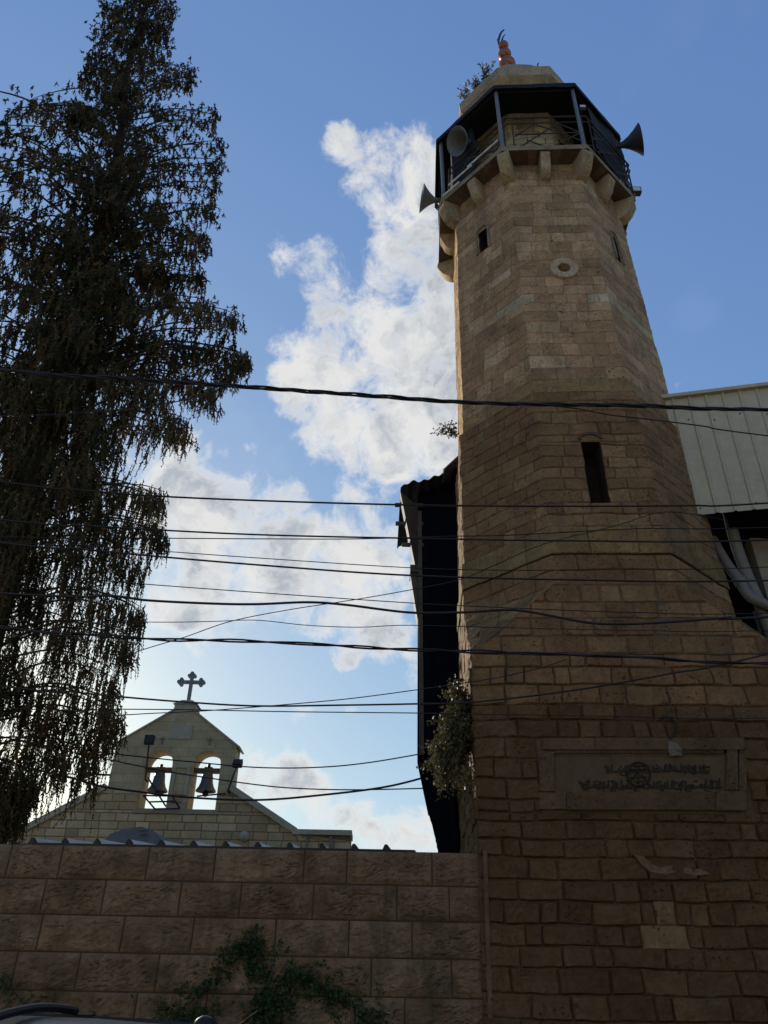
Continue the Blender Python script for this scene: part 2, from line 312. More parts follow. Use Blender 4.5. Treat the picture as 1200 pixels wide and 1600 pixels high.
# ------------------------------------------------------------------ ashlar masonry
def panel(st, mo, A, B, C, D, courses, wr, pal, r, depth=(.004, .012), rough=.004, joint=.012, holes=(), over=None, res=.09, clip=None, core=True, warp=1.):
    """Blocks laid in courses over the four-sided face A B C D (from bottom left, seen from outside). courses: heights as fractions."""
    A, B, C, D = map(Vector, (A, B, C, D)); n = (B - A).cross(D - A).normalized(); W = (B - A).length; H = (D - A).length
    ud, vd = (B - A).normalized(), (D - A).normalized()
    def mp(u, v, d=0.): return A * ((1 - u) * (1 - v)) + B * (u * (1 - v)) + C * (u * v) + D * ((1 - u) * v) + n * d
    def wp(p, u, v):
        k = min(1, 8 * min(v, 1 - v) * H, 1); ku = min(1, 6 * min(u, 1 - u) * W); q = p * 1.3
        for h in holes:
            du = max(h[0] - u, u - h[1], 0) * W; dv = max(h[2] - v, v - h[3], 0) * H; k2 = min(1, max(du, dv) / .2); k *= k2; ku *= k2
        k *= warp; ku *= warp
        return p + vd * k * (.030 * noise.noise(q) + .012 * noise.noise(p * 5.)) + ud * ku * (.03 * noise.noise(q + Vector((9, 9, 9))) + .02 * noise.noise(p * 4. + Vector((3, 7, 1))))
    def block(u0, u1, v0, v1, c, d):
        if (u1 - u0) * W < .03 or (v1 - v0) * H < .02: return
        ju, jv = joint / 2 / W, joint / 2 / H
        wob = [r.uniform(-.35, .35) for _ in range(8)]
        L0, R1 = u0 < 1e-5, u1 > 1 - 1e-5
        u0, u1, v0, v1 = (u0 if L0 else u0 + ju), (u1 if R1 else u1 - ju), v0 + jv, v1 - jv
        nu = max(2, min(10, int((u1 - u0) * W / res) + 1)); nv = max(2, min(8, int((v1 - v0) * H / res) + 1))
        eu = min(.016 / W, (u1 - u0) * .2); ev = min(.016 / H, (v1 - v0) * .2)
        us = [u0] + [lerp(u0 + eu, u1 - eu, i / nu) for i in range(nu + 1)] + [u1]
        vs = [v0] + [lerp(v0 + ev, v1 - ev, i / nv) for i in range(nv + 1)] + [v1]
        G = []
        for j, v in enumerate(vs):
            row = []
            for i, u in enumerate(us):
                edge = i in (0, len(us) - 1) or j in (0, len(vs) - 1)
                if clip: u = max(clip[0](v), min(clip[1](v), u))
                if (i == 0 and L0 or i == len(us) - 1 and R1) and not clip: p = mp(u, v, -.006 if j in (0, len(vs) - 1) else 0.)
                elif edge:
                    p = mp(u + ju * wob[(i * 3 + j) % 8], v + jv * wob[(j * 5 + i) % 8], -.004)
                else:
                    p = mp(u, v, 0); p = p + n * (d + rough * noise.noise(p * 7.) + rough * .6 * noise.noise(p * 19.))
                p = wp(p, u, v); row.append(p + Vector((noise.noise(p * 2.3 + Vector((1, 5, 2))), noise.noise(p * 2.3 + Vector((7, 2, 9))), 0)) * .016 * warp + Vector((noise.noise(p * 8.5), noise.noise(p * 8.5 + Vector((4, 4, 4))), 0)) * .012 * warp)
            G.append(row)
        if clip and max(clip[0](v0), u0) >= min(clip[1](v0), u1) - 1e-4 and max(clip[0](v1), u0) >= min(clip[1](v1), u1) - 1e-4: return
        st.grid(G, c)
    v = 0.
    rows = []
    for h in courses:
        rows.append((v, min(1., v + h))); v += h
        if v >= .999: break
    for (v0, v1) in rows:
        cuts = [v0, v1]
        for h in holes:
            for q in (h[2], h[3]):
                if v0 + .012 < q < v1 - .012: cuts.append(q)
        cuts.sort()
        us = [0.]
        while us[-1] < 1 - 1e-4:
            w = r.uniform(*wr) / W; nxt = us[-1] + w
            if nxt > 1 - wr[0] * .55 / W: nxt = 1.
            us.append(nxt)
        tone = r.uniform(-.08, .08)
        for a0, a1 in zip(cuts[:-1], cuts[1:]):
            vm = (a0 + a1) / 2; hs = [h for h in holes if h[2] < vm < h[3]]
            for x0, x1 in zip(us[:-1], us[1:]):
                segs = [(x0, x1)]
                for h in hs:
                    ns = []
                    for s0, s1 in segs:
                        if s1 <= h[0] or s0 >= h[1]: ns.append((s0, s1)); continue
                        if s0 < h[0]: ns.append((s0, h[0]))
                        if s1 > h[1]: ns.append((h[1], s1))
                    segs = ns
                c = jit(r.choice(pal), r, .10); c = tuple(x * (1 + tone) for x in c); d = r.uniform(*depth)
                for s0, s1 in segs:
                    cc = c
                    if over:
                        o2 = over((s0 + s1) / 2, vm)
                        if o2: cc = jit(o2, r, .08)
                    block(s0, s1, a0, a1, cc, d)
    if not core: return mp, block
    real = [h for h in holes if len(h) > 4 and h[4]]
    us = sorted({0., 1., *[q for h in real for q in h[:2]]}); vs = sorted({0., 1., *[q for h in real for q in h[2:4]]})
    for u0, u1 in zip(us[:-1], us[1:]):
        for v0, v1 in zip(vs[:-1], vs[1:]):
            um, vm = (u0 + u1) / 2, (v0 + v1) / 2
            if any(h[0] < um < h[1] and h[2] < vm < h[3] for h in real): continue
            mo.face([mp(u0, v0, -.022), mp(u1, v0, -.022), mp(u1, v1, -.022), mp(u0, v1, -.022)])
    return mp, block
def courses_for(H, r, lo, hi):
    out = []; t = 0
    while t < H - 1e-6:
        h = r.uniform(lo, hi)
        if H - t - h < lo * .6: h = H - t
        h = min(h, H - t); out.append(h / H); t += h
    return out

# ------------------------------------------------------------------ the minaret
YAW = -.0494; CY = 11.95; CS, SN = math.cos(YAW), math.sin(YAW)
def a_(z): return 2.019 - .0194 * (z - 8) + (.03 if z < 10.15 else -.035) + (.012 if z < 7.45 else 0)
def cx_(z): return 3.423 - .0092 * (z - 8)
def T(u, v, z): c = cx_(z); return Vector((c + u * CS - v * SN, CY + u * SN + v * CS, z))
def octv(k, a, z):                       # vertex k; face k runs from vertex k to k+1; face 0 is the street front
    th = R(-112.5 + 45 * k); q = a / math.cos(PI / 8); return T(q * math.cos(th), q * math.sin(th), z)
def on_front(px, py, d=0., a=None):      # where a line of sight meets the tower's street front
    dr = ray(px, py); t = 10.
    for _ in range(12):
        p = EYE + dr * t; aa = (a_(p.z) if a is None else a)
        o = T(0, -aa - d, p.z); nrm = Vector((SN, -CS, 0))
        t += nrm.dot(o - p) / nrm.dot(dr)
    return EYE + dr * t
def uz(p, z=None): return (p - T(0, 0, p.z)).dot(Vector((CS, SN, 0))), p.z

tower = empty('minaret', T(0, 0, 0), 'tall octagonal brown limestone minaret on a square base with iron balcony', 'minaret')
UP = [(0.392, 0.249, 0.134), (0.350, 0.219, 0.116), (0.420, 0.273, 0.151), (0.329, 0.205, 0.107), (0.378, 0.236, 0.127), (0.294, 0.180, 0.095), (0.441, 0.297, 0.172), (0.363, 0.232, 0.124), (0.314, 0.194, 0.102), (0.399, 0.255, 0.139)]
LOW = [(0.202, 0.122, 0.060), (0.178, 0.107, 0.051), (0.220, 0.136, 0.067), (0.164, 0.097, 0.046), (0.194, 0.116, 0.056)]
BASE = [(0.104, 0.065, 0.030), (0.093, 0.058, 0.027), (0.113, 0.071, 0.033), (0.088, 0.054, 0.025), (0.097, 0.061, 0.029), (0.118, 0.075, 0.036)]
PALE = (.43, .345, .20)
SQ = 5.45; BR = 6.5

def shaft():
    st = MB(); mo = MB(); r = random.Random(11)
    slit_l, slit_r = uz(on_front(908, 691)), uz(on_front(937, 691)); slit_b = uz(on_front(936, 787))
    rc = uz(on_front(881, 421))
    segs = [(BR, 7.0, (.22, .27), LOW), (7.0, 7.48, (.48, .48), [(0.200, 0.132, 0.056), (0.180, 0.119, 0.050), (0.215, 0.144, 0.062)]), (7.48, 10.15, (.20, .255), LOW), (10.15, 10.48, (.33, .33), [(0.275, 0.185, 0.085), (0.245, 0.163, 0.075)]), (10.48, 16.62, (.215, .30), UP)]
    recesses = []
    for si, (z0, z1, ch, pal) in enumerate(segs):
        e = 1e-3
        A0, A1 = a_(z0 + e), a_(z1 - e)
        if si == 1: A0 += .03; A1 += .03
        H = z1 - z0; cs = courses_for(H, r, *ch)
        for k in range(8):
            P = [octv(k, A0, z0), octv(k + 1, A0, z0), octv(k + 1, A1, z1), octv(k, A1, z1)]
            W = (P[1] - P[0]).length; holes = []; over = None
            def hole(u0, u1, za, zb): holes.append((u0, u1, (za - z0) / H, (zb - z0) / H, True))
            if k == 0 and si == 2:
                hole(.5 + slit_l[0] / W, .5 + slit_r[0] / W, slit_b[1], slit_l[1]); hz = holes[-1]
            if k == 0 and si == 4: hole(.5 + (rc[0] - .13) / W, .5 + (rc[0] + .13) / W, rc[1] - .13, rc[1] + .13)
            if k == 7 and si == 4:
                hole(.40, .55, 14.55, 15.2)
            if k == 1 and si == 4: hole(.52, .62, 14.2, 15.0)
            if si == 4:
                band = 12.42
                if k in (0, 1, 7):
                    def over(u, v, k=k):
                        z = z0 + v * H
                        if abs(z - band) < .13:
                            if k == 1: return PALE
                            if k == 0 and u > .72: return (.46, .38, .24)
                            if k == 0 and u < .14: return (.40, .32, .19)
                            if k == 7 and u > .72: return (.38, .315, .2)
                        return None
            if si == 1 and k == 7:
                over = lambda u, v: (.205, .147, .066)
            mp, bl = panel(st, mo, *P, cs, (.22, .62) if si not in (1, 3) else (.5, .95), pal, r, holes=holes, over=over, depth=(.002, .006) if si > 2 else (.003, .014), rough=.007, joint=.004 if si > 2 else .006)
            for h in holes:
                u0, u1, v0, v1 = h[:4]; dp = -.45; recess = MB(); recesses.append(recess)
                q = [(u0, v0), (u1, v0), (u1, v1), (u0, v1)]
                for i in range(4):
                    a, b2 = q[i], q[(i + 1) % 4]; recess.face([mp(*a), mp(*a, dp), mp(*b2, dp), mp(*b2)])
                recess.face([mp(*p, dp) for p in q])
            # ledge closing the step to the next segment
        if si + 1 < len(segs):
            nz0, n1 = segs[si + 1][0], segs[si + 1][1]; An = a_(nz0 + e) + (.03 if si + 1 == 1 else 0)
            for k in range(8): mo.face([octv(k, A1, z1), octv(k + 1, A1, z1), octv(k + 1, An, z1), octv(k, An, z1)])
    st.build('shaft', M['stone'], tower, merge=False); mo.build('shaft_joints', M['mortar'], tower)
    for recess in recesses: recess.build('window_recess', M['recess_shade'], tower)
    # round window ring
    c0 = T(rc[0], -a_(rc[1]) - .012, rc[1]); nrm = Vector((SN, -CS, 0))
    rg = MB(); rg.lathe(c0, nrm, [(-.3, .12), (.035, .12), (.05, .14), (.05, .255), (.035, .27), (-.05, .28)], 28, (.40, .315, .195))
    rg.build('window_ring', M['stone'], tower, smooth=True)
    # carved shallow arch over the slit
    m = MB(); x0, x1, zt = slit_l[0] - .03, slit_r[0] + .03, slit_l[1]
    n = 10; pts = []
    for i in range(n + 1):
        t = PI * i / n; pts.append(((x0 + x1) / 2 - math.cos(t) * (x1 - x0) / 2, zt + .05 + math.sin(t) * .11))
    for (ua, za), (ub, zb) in zip(pts[:-1], pts[1:]):
        m.bar(T(ua, -a_(zt) - .012, za), T(ub, -a_(zt) - .012, zb), .05, .05, Vector((SN, -CS, 0)), (.10, .07, .045))
    m.build('arch_moulding', M['stone'], tower)
    # hooded surround of the left face's window and thin hood of the right face's
    for k, u0, u1, z0_, z1_ in ((7, .40, .55, 14.55, 15.2), (1, .52, .62, 14.2, 15.0)):
        m = MB(); z0, z1 = 10.48, 16.62; A0, A1 = a_(z0), a_(z1); P = [octv(k, A0, z0), octv(k + 1, A0, z0), octv(k + 1, A1, z1), octv(k, A1, z1)]
        n_ = (P[1] - P[0]).cross(P[3] - P[0]).normalized()
        def mp2(u, z, d): v = (z - z0) / (z1 - z0); return P[0] * ((1 - u) * (1 - v)) + P[1] * (u * (1 - v)) + P[2] * (u * v) + P[3] * ((1 - u) * v) + n_ * d
        pts = [mp2(u0 - .03, z0_, .01), mp2(u0 - .03, z1_, .01)] + [mp2((u0 + u1) / 2 - math.cos(PI * i / 6) * (u1 - u0 + .06) / 2, z1_ + math.sin(PI * i / 6) * .12, .01) for i in range(1, 6)] + [mp2(u1 + .03, z1_, .01), mp2(u1 + .03, z0_, .01)]
        for p, q in zip(pts[:-1], pts[1:]): m.bar(p, q, .05, .05, n_, (.25, .19, .125))
        m.build('window_hood', M['stone'], tower)
M['recess_shade'] = mat('shaded_recess_stone', (.035, .026, .018), .95, 0, .25, 5, .3, 30, spec=.1)  # shade inside the window recesses is put into this dark colour

def base():
    st = MB(); mo = MB(); r = random.Random(23)
    def sq(k, z): a = a_(min(z, 7.4)); s = [(-1, -1), (1, -1), (1, 1), (-1, 1)][k % 4]; return T(s[0] * a, s[1] * a, z)
    cs = courses_for(SQ, r, .2, .285)
    cs2 = courses_for(BR - SQ, r, .235, .27)
    pf = [on_front(*p) for p in ((842, 1268), (1168, 1152))]
    W0 = 2 * a_(4)
    def U(p): return .5 + uz(p)[0] / (2 * a_(p.z))
    plaque_h = (U(on_front(842, 1210)), U(on_front(1166, 1210)), pf[0].z / SQ, pf[1].z / SQ)
    pale1 = [on_front(1005, 1485), on_front(1072, 1446)]; pale2 = [on_front(1026, 1445), on_front(1052, 1404)]
    h1 = (U(pale1[0]), U(pale1[1]), pale1[0].z / SQ, pale1[1].z / SQ); h2 = (U(pale2[0]), U(pale2[1]), h1[3], pale2[1].z / SQ)
    for k in range(4):
        holes = [plaque_h, h1, h2] if k == 0 else []
        def over(u, v, k=k):
            if k == 0 and v > .86: return r.choice(LOW)
            return None
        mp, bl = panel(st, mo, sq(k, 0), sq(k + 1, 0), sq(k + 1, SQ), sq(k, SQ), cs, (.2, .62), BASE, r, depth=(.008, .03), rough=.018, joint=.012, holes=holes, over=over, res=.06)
        if k == 0:
            bl(*h1, (.20, .142, .072), .012); bl(*h2, (.18, .128, .066), .008)
        aw = sq(k, SQ); bw = sq(k + 1, SQ); dz = Vector((0, 0, BR - SQ)); hw = (1 - math.tan(PI / 8)) / 2
        shift = (octv(2 * k, a_(BR), BR) + octv(2 * k + 1, a_(BR), BR)) / 2 - (aw + bw) / 2 - dz
        mo.face([aw, bw, octv(2 * k + 1, a_(BR), BR), octv(2 * k, a_(BR), BR)])
        panel(st, mo, aw, bw, bw + dz + shift, aw + dz + shift, cs2, (.25, .6), LOW, r, depth=(.008, .024), rough=.01, joint=.016, res=.07, clip=(lambda v: hw * v, lambda v: 1 - hw * v), core=False)
    for k in range(4):                      # broaches: sloping triangles over the four corners
        a, b2, c = sq(k, SQ), octv(2 * k, a_(BR), BR), octv(2 * k - 1, a_(BR), BR); n = (b2 - a).cross(c - a).normalized()
        hv = (b2 - c) / 2; mo.face([a, b2, c])
        panel(st, mo, a - hv, a + hv, b2, c, courses_for(1.0, r, .13, .2), (.16, .4), [(0.165, 0.111, 0.048), (0.190, 0.128, 0.058), (0.130, 0.085, 0.038), (0.210, 0.145, 0.067)], r, depth=(.006, .03), rough=.022, joint=.016, res=.05, clip=(lambda v: .5 - .5 * v, lambda v: .5 + .5 * v), core=False)
    st.build('base', M['stone'], tower); mo.build('base_joints', M['mortar'], tower)
    # smear of newer mortar across the courses, with an irregular outline
    m = MB(); pts = [(990, 1335), (1000, 1348), (1015, 1362), (1040, 1366), (1060, 1362), (1085, 1368), (1110, 1366), (1098, 1358), (1068, 1356), (1050, 1352), (1030, 1356), (1018, 1350), (1006, 1338)]
    P = [on_front(x, y, .046) for x, y in pts]; Q = [on_front(x, y, -.01) for x, y in pts]
    m.face(P[::-1], (.165, .12, .068)); [m.face([P[i], P[(i + 1) % len(P)], Q[(i + 1) % len(P)], Q[i]], (.165, .12, .068)) for i in range(len(P))]
    m.build('mortar_patch', M['stone'], tower)
    # inscription panel: moulded frame, tablet and lettering
    fr = MB(); fc = (.118, .081, .046)
    def fbox(x0, y0, x1, y1, d0, d1, c=fc, x0b=None, x1b=None):
        pts = [(x0, y1), (x1, y1), (x1 if x1b is None else x1b, y0), (x0 if x0b is None else x0b, y0)]
        A = [on_front(x, y, d0) for x, y in pts]; B = [on_front(x, y, d1) for x, y in pts]
        fr.face(B, c); [fr.face([A[i], A[(i + 1) % 4], B[(i + 1) % 4], B[i]], c) for i in range(4)]
    fbox(848, 1153, 929, 1171, -.02, .045); fbox(930, 1152.5, 1163, 1171, -.02, .05, (.108, .074, .042))
    fbox(866, 1172, 1131, 1177, -.02, .035, (.075, .053, .034)); fbox(869, 1178, 1130, 1181, -.02, .02, (.10, .068, .039))
    fbox(843, 1174, 866, 1236, -.02, .04); fbox(1134, 1163, 1154, 1234, -.02, .04, (.10, .068, .039), 1136, 1152)
    fbox(1155, 1160, 1167, 1236, -.02, .022, (.10, .07, .045))
    fbox(843, 1238, 885, 1264, -.02, .034); fbox(886, 1237, 1118, 1265, -.02, .042, (.10, .068, .039)); fbox(1119, 1236, 1167, 1266, -.02, .036)
    panelo = empty('inscription_panel', on_front(1000, 1265) - T(0, 0, 0)); panelo.parent = tower
    fr.build('panel_frame', M['stone'], panelo)
    tb = MB(); tb.face([on_front(x, y, .012) for x, y in ((866, 1238), (1134, 1237), (1134, 1178), (866, 1180))]); tb.build('tablet', M['tablet'], panelo)
    # lettering: two lines of joined script with upright strokes, dots, and a ring medallion over both
    ln = MB(); r = random.Random(5)
    def stroke(pts, w): 
        for p, q in zip(pts[:-1], pts[1:]): ln.bar(on_front(*p, .018), on_front(*q, .018), w, .012, Vector((SN, -CS, 0)).cross((on_front(*q, .018) - on_front(*p, .018)).normalized()) if False else Vector((SN, -CS, 0)))
    def script(x0, x1, yb, hgt):
        x = x1
        while x > x0 + 4:
            wlen = r.uniform(16, 40); xe = max(x0, x - wlen); y0 = yb + r.uniform(-1, 1)
            base_ = []; n = max(3, int((x - xe) / 3.2))
            for i in range(n + 1): base_.append((lerp(x, xe, i / n), y0 + r.uniform(-1.3, 1.3)))
            stroke(base_, .016)
            for i in range(n + 1):
                px, py = base_[i]; k = r.random()
                if k < .42: h = r.uniform(.6, 1.) * hgt; stroke([(px, py), (px - r.uniform(-.6, 1.5), py - h)], .014)
                elif k < .68: stroke([(px, py), (px, py - hgt * .35)], .013)
                elif k < .8:
                    c = (px, py - 3.2); stroke([(c[0] + 2.6 * math.cos(t), c[1] + 2.6 * math.sin(t)) for t in [i2 * PI / 3 for i2 in range(7)]], .011)
                if r.random() < .3: stroke([(px - 1.2, py - hgt * .7), (px + 1.2, py - hgt * .72)], .018)
                if r.random() < .15: stroke([(px - 1, py + 3), (px + 1, py + 3)], .016)
            k = r.random()
            if k < .5: stroke([(xe, y0), (xe - 2, y0 + 3), (xe + 2.5, y0 + 5.5), (xe + 8, y0 + 5)], .013)
            elif k < .75: stroke([(xe, y0), (xe - 5, y0 - hgt * .8)], .013)
            x = xe - r.uniform(2.5, 5)
    script(950, 1108, 1206, 13); script(905, 1128, 1231, 14)
    stroke([(948, 1206), (975, 1204), (1004, 1205)], .013)
    ln.build('lettering', M['ink'], panelo)
    md = MB(); ring = [on_front(998 + 18 * math.cos(t), 1209.5 + 18.5 * math.sin(t), .026) for t in [i * PI / 18 for i in range(37)]]
    md.tube(ring, .013, 6, cap=False)
    for p, q in (((982, 1203), (1014, 1202)), ((998, 1197), (997, 1223)), ((984, 1215), (1010, 1214)), ((990, 1197), (1006, 1196)), ((1002, 1209), (1011, 1222)), ((986, 1221), (994, 1209))):
        md.tube([on_front(*p, .026), on_front(*q, .026)], .009, 5)
    md.build('medallion', M['ink'], panelo)

def balcony():
    zs0, zs1 = 16.62, 16.76; AS = 2.17
    # corbels, one under each corner and one mid-face
    for k in range(8):
        for mid in (0, 1):
            th = R(-112.5 + 45 * k + (22.5 if mid else 0)); u = Vector((math.cos(th), math.sin(th), 0)); u = Vector((u.x * CS - u.y * SN, u.x * SN + u.y * CS, 0)); s = Vector((-u.y, u.x, 0))
            q0 = a_(16.5) / (1 if mid else math.cos(PI / 8)); q1 = AS / (1 if mid else math.cos(PI / 8)) - .015
            o = T(0, 0, 16.5); o.z = 0; b = MB(); w = .10 if mid else .125
            prof = [(q0 - .1, 16.04), (q0 + .02, 16.05), (q0 + .13, 16.10), (q0 + .23, 16.2), (q1 - .06, 16.34), (q1 - .01, 16.44), (q1, 16.52), (q1 - .02, 16.61), (q0 - .1, 16.61)]
            c = jit((.36, .275, .165), rnd, .12)
            prof = [tuple(p)[:2] for p in spline([(x, z, 0) for x, z in prof[:-1]], 4)] + [prof[-1]]
            L_ = [o + u * x - s * w + Vector((0, 0, z)) for x, z in prof]; Rr = [o + u * x + s * w + Vector((0, 0, z)) for x, z in prof]
            b.face(L_, c); b.face(Rr[::-1], c)
            for i in range(len(prof)): j = (i + 1) % len(prof); b.face([L_[i], Rr[i], Rr[j], L_[j]], c)
            b.build('corbel', M['stone'], tower, merge=True)
    # slab with a worn edge
    b = MB()
    for k in range(8):
        n = 10; o0, o1 = octv(k, AS, zs0), octv(k + 1, AS, zs0); i0, i1 = octv(k, 1.0, zs0), octv(k + 1, 1.0, zs0); up = Vector((0, 0, zs1 - zs0))
        for i in range(n):
            c = jit((.27, .205, .135), rnd, .1)
            p, q = o0.lerp(o1, i / n), o0.lerp(o1, (i + 1) / n); pi, qi = i0.lerp(i1, i / n), i0.lerp(i1, (i + 1) / n)
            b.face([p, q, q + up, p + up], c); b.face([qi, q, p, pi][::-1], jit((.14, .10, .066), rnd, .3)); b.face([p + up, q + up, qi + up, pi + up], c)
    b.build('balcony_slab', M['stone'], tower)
    # inner lantern shaft with doorway
    st = MB(); mo = MB(); r = random.Random(3); AI = 1.22; z0, z1 = zs1, 20.55
    cs = courses_for(z1 - z0, r, .22, .3)
    for k in range(8):
        hs = [(.22, .78, 0, .52, True)] if k == 1 else []
        panel(st, mo, octv(k, AI, z0), octv(k + 1, AI, z0), octv(k + 1, AI, z1), octv(k, AI, z1), cs, (.2, .5), [(.42, .34, .21), (.39, .31, .19), (.45, .37, .24)], r, holes=hs)
    st.build('lantern', M['stone'], tower); mo.build('lantern_joints', M['mortar'], tower)
    dr = MB(); A_, B_ = octv(1, AI - .2, z0), octv(2, AI - .2, z0); dr.face([A_, B_, B_ + Vector((0, 0, 2.1)), A_ + Vector((0, 0, 2.1))]); dr.build('doorway', M['void'], tower)
    # posts
    AP = 2.08; ZC = 18.93
    for k in range(8):
        b = MB(); b.tube([octv(k, AP, zs1), octv(k, AP, ZC)], .045, 8); b.build('post', M['greymetal'], tower)
    # railing of every side: two rails, uprights and lattice
    for k in range(8):
        b = MB(); p, q = octv(k, AP, 0), octv(k + 1, AP, 0)
        def pt(t, z): v = p.lerp(q, t); v.z = z; return v
        for z, w in ((17.93, .02), (17.72, .014)): b.tube([pt(0, z), pt(1, z)], w, 6)
        b.tube([pt(0, 16.86), pt(1, 16.86)], .014, 6)
        for t in (.06, .94): b.tube([pt(t, zs1), pt(t, 17.95)], .016, 6)
        b.tube([pt(.5, 17.72), pt(.5, 17.93)], .012, 6)
        for (t0, za, t1, zb) in ((.08, 17.32, .92, 17.34), (.08, 17.25, .36, 17.72), (.36, 17.68, .93, 17.0), (.12, 16.86, .64, 17.7), (.62, 17.7, .93, 17.3), (.22, 17.12, .44, 16.86), (.52, 16.86, .92, 17.35)):
            b.bar(pt(t0, za), pt(t1, zb), .016, .03, Vector((0, 0, 1)))
        b.build('railing', M['rust'], tower)
    # pale boards tied along the left side of the railing
    b = MB()
    for k, t0, t1, z in ((7, .12, .52, 17.1), (7, .45, .95, 17.16), (6, .72, .98, 17.05), (7, .02, .3, 16.9)):
        p, q = octv(k, AP + .04, z), octv(k + 1, AP + .04, z); b.bar(p.lerp(q, t0), p.lerp(q, t1), .02, .04, c=(.72, .69, .62))
    b.build('rail_board', M['stone'], tower)
    # dark shade netting hung inside the railing at the sides, its lower edge torn
    for k, t0, t1 in ((6, 0, 1), (7, 0, .42), (1, .2, 1), (2, 0, 1), (5, 0, 1), (3, 0, 1)):
        b = MB(); n = 24; p, q = octv(k, AP - .07, 0), octv(k + 1, AP - .07, 0); rows = [[], [], [], []]
        for i in range(n + 1):
            v = p.lerp(q, lerp(t0, t1, i / n)); zb_ = 16.95 + .45 * abs(noise.noise(v * 2.1)) + .2 * abs(noise.noise(v * 7)); zt_ = 18.9
            for j in range(4):
                w = v.copy(); w.z = lerp(zb_, zt_, j / 3); w += Vector((.05 * noise.noise(w * 2.), .05 * noise.noise(w * 2. + Vector((5, 5, 5))), 0)); rows[j].append(w)
        b.grid(rows); b.build('netting', M['canopy'], tower)
    # canopy: dark sheet on a light frame, its edge sagging unevenly
    b = MB(); AC = 2.2; r = random.Random(9); n = 8
    for k in range(8):
        o0, o1 = octv(k, AC, 18.95), octv(k + 1, AC, 18.95); i0, i1 = octv(k, 1.2, 19.5), octv(k + 1, 1.2, 19.5)
        rows = []
        for j in range(4):
            rows.append([o0.lerp(o1, i / n).lerp(i0.lerp(i1, i / n), j / 3) + Vector((0, 0, .03 * noise.noise(o0.lerp(o1, i / n) * 3) if j == 0 and 0 < i < n else .02 * noise.noise(Vector((i, j, k))) if 0 < i < n else 0)) for i in range(n + 1)])
        b.grid(rows); b.grid([[p + Vector((0, 0, .07)) for p in rw] for rw in rows]); b.grid([rows[0], [p + Vector((0, 0, .07)) for p in rows[0]]])
        fr_ = [o0.lerp(o1, i / 24) for i in range(25)]; b.grid([[p + Vector((0, 0, .02)) for p in fr_], [p + Vector((0, 0, -.045 - .06 * abs(noise.noise(p * 2.3)) - .035 * abs(noise.noise(p * 9)))) for p in fr_]])
    b.build('canopy', M['canopy'], tower)
    b = MB()
    for k in range(8):
        b.tube([octv(k, AP, ZC), octv(k + 1, AP, ZC)], .014, 6); b.tube([octv(k, AP, ZC), octv(k, 1.2, 19.44)], .014, 6)
    b.build('canopy_frame', M['iron'], tower)
    # stone cap: moulded cornice and low pointed roof
    b = MB(); lv = [(1.22, 20.4), (1.38, 20.5), (1.52, 20.62), (1.54, 20.95), (1.46, 20.98), (1.32, 21.28), (.85, 22.3), (.2, 23.55), (.001, 23.6)]
    for (a0, z0), (a1, z1) in zip(lv[:-1], lv[1:]):
        for k in range(8):
            n = 3
            for i in range(n):
                c = jit((.39, .31, .205), rnd, .14)
                b.face([octv(k, a0, z0).lerp(octv(k + 1, a0, z0), i / n), octv(k, a0, z0).lerp(octv(k + 1, a0, z0), (i + 1) / n), octv(k, a1, z1).lerp(octv(k + 1, a1, z1), (i + 1) / n), octv(k, a1, z1).lerp(octv(k + 1, a1, z1), i / n)], c)
    b.build('cap', M['stone'], tower)
    fin = empty('finial', T(0, 0, 23.5) - T(0, 0, 0)); fin.parent = tower
    rod = MB(); P0, P1 = T(-.10, 0, 23.5), T(-.20, 0, 25.25); rod.tube([P0, P1], .03, 8); rod.build('rod', M['copper'], fin)
    for px, py, rr in ((792.5, 101, .235), (788.5, 85.5, .19), (786.5, 72, .15)):
        c = at(px, py, CY); b = MB(); b.lathe(c - Vector((0, 0, rr)), (0, 0, 1), [(rr - rr * math.cos(PI * i / 14), max(.002, rr * math.sin(PI * i / 14))) for i in range(15)], 22); b.build('ball', M['copper'], fin, smooth=True)
    b = MB(); cc = at(786, 62, CY)
    outer = [at(x, y, CY) for x, y in ((779.5, 70), (779, 64), (780.5, 57), (783, 51), (787.5, 46.5))]; b.tube(spline(outer, 4), [.02 + .014 * math.sin(PI * i / 16) for i in range(17)], 6)
    inner = [at(x, y, CY) for x, y in ((784, 65.5), (785, 61), (786.5, 57), (789.5, 53.5))]; b.tube(spline(inner, 4), [.035 - .002 * i for i in range(13)], 6)
    b.tube([outer[0], at(782, 69, CY), at(785, 65, CY)], .03, 6)
    b.build('crescent', M['iron'], fin, smooth=True)
shaft(); base(); balcony()

# ------------------------------------------------------------------ loudspeakers and small fittings on the balcony
def horn(px, py, Y, axis, rad, L, m, label, name='loudspeaker'):
    c = at(px, py, Y); ax = Vector(axis).normalized(); e = empty(name, c - ax * L * .5, label, 'loudspeaker', 'horn loudspeakers on the minaret balcony')
    o = c - ax * L * .5
    b = MB(); prof = [(.0, .04), (.06 * L, .06), (.3 * L, rad * .22), (.55 * L, rad * .42), (.8 * L, rad * .7), (L, rad), (L * 1.03, rad * 1.02), (L * 1.02, rad * .95), (.8 * L, rad * .66), (.5 * L, rad * .36), (.25 * L, rad * .15), (.2 * L, .001)]
    b.lathe(o, ax, prof, 20); b.build('bell_mouth', m, e, smooth=True)
    b = MB(); b.lathe(o - ax * .16, ax, [(0, .001), (0, .08), (.16, .08), (.19, .05)], 14); b.build('driver', M['darkhorn'], e)
    b = MB(); b.tube([o + ax * .05, o + ax * .05 - Vector((0, 0, .25)), o - ax * .25 - Vector((0, 0, .3))], .018, 6); b.build('bracket', M['iron'], e)
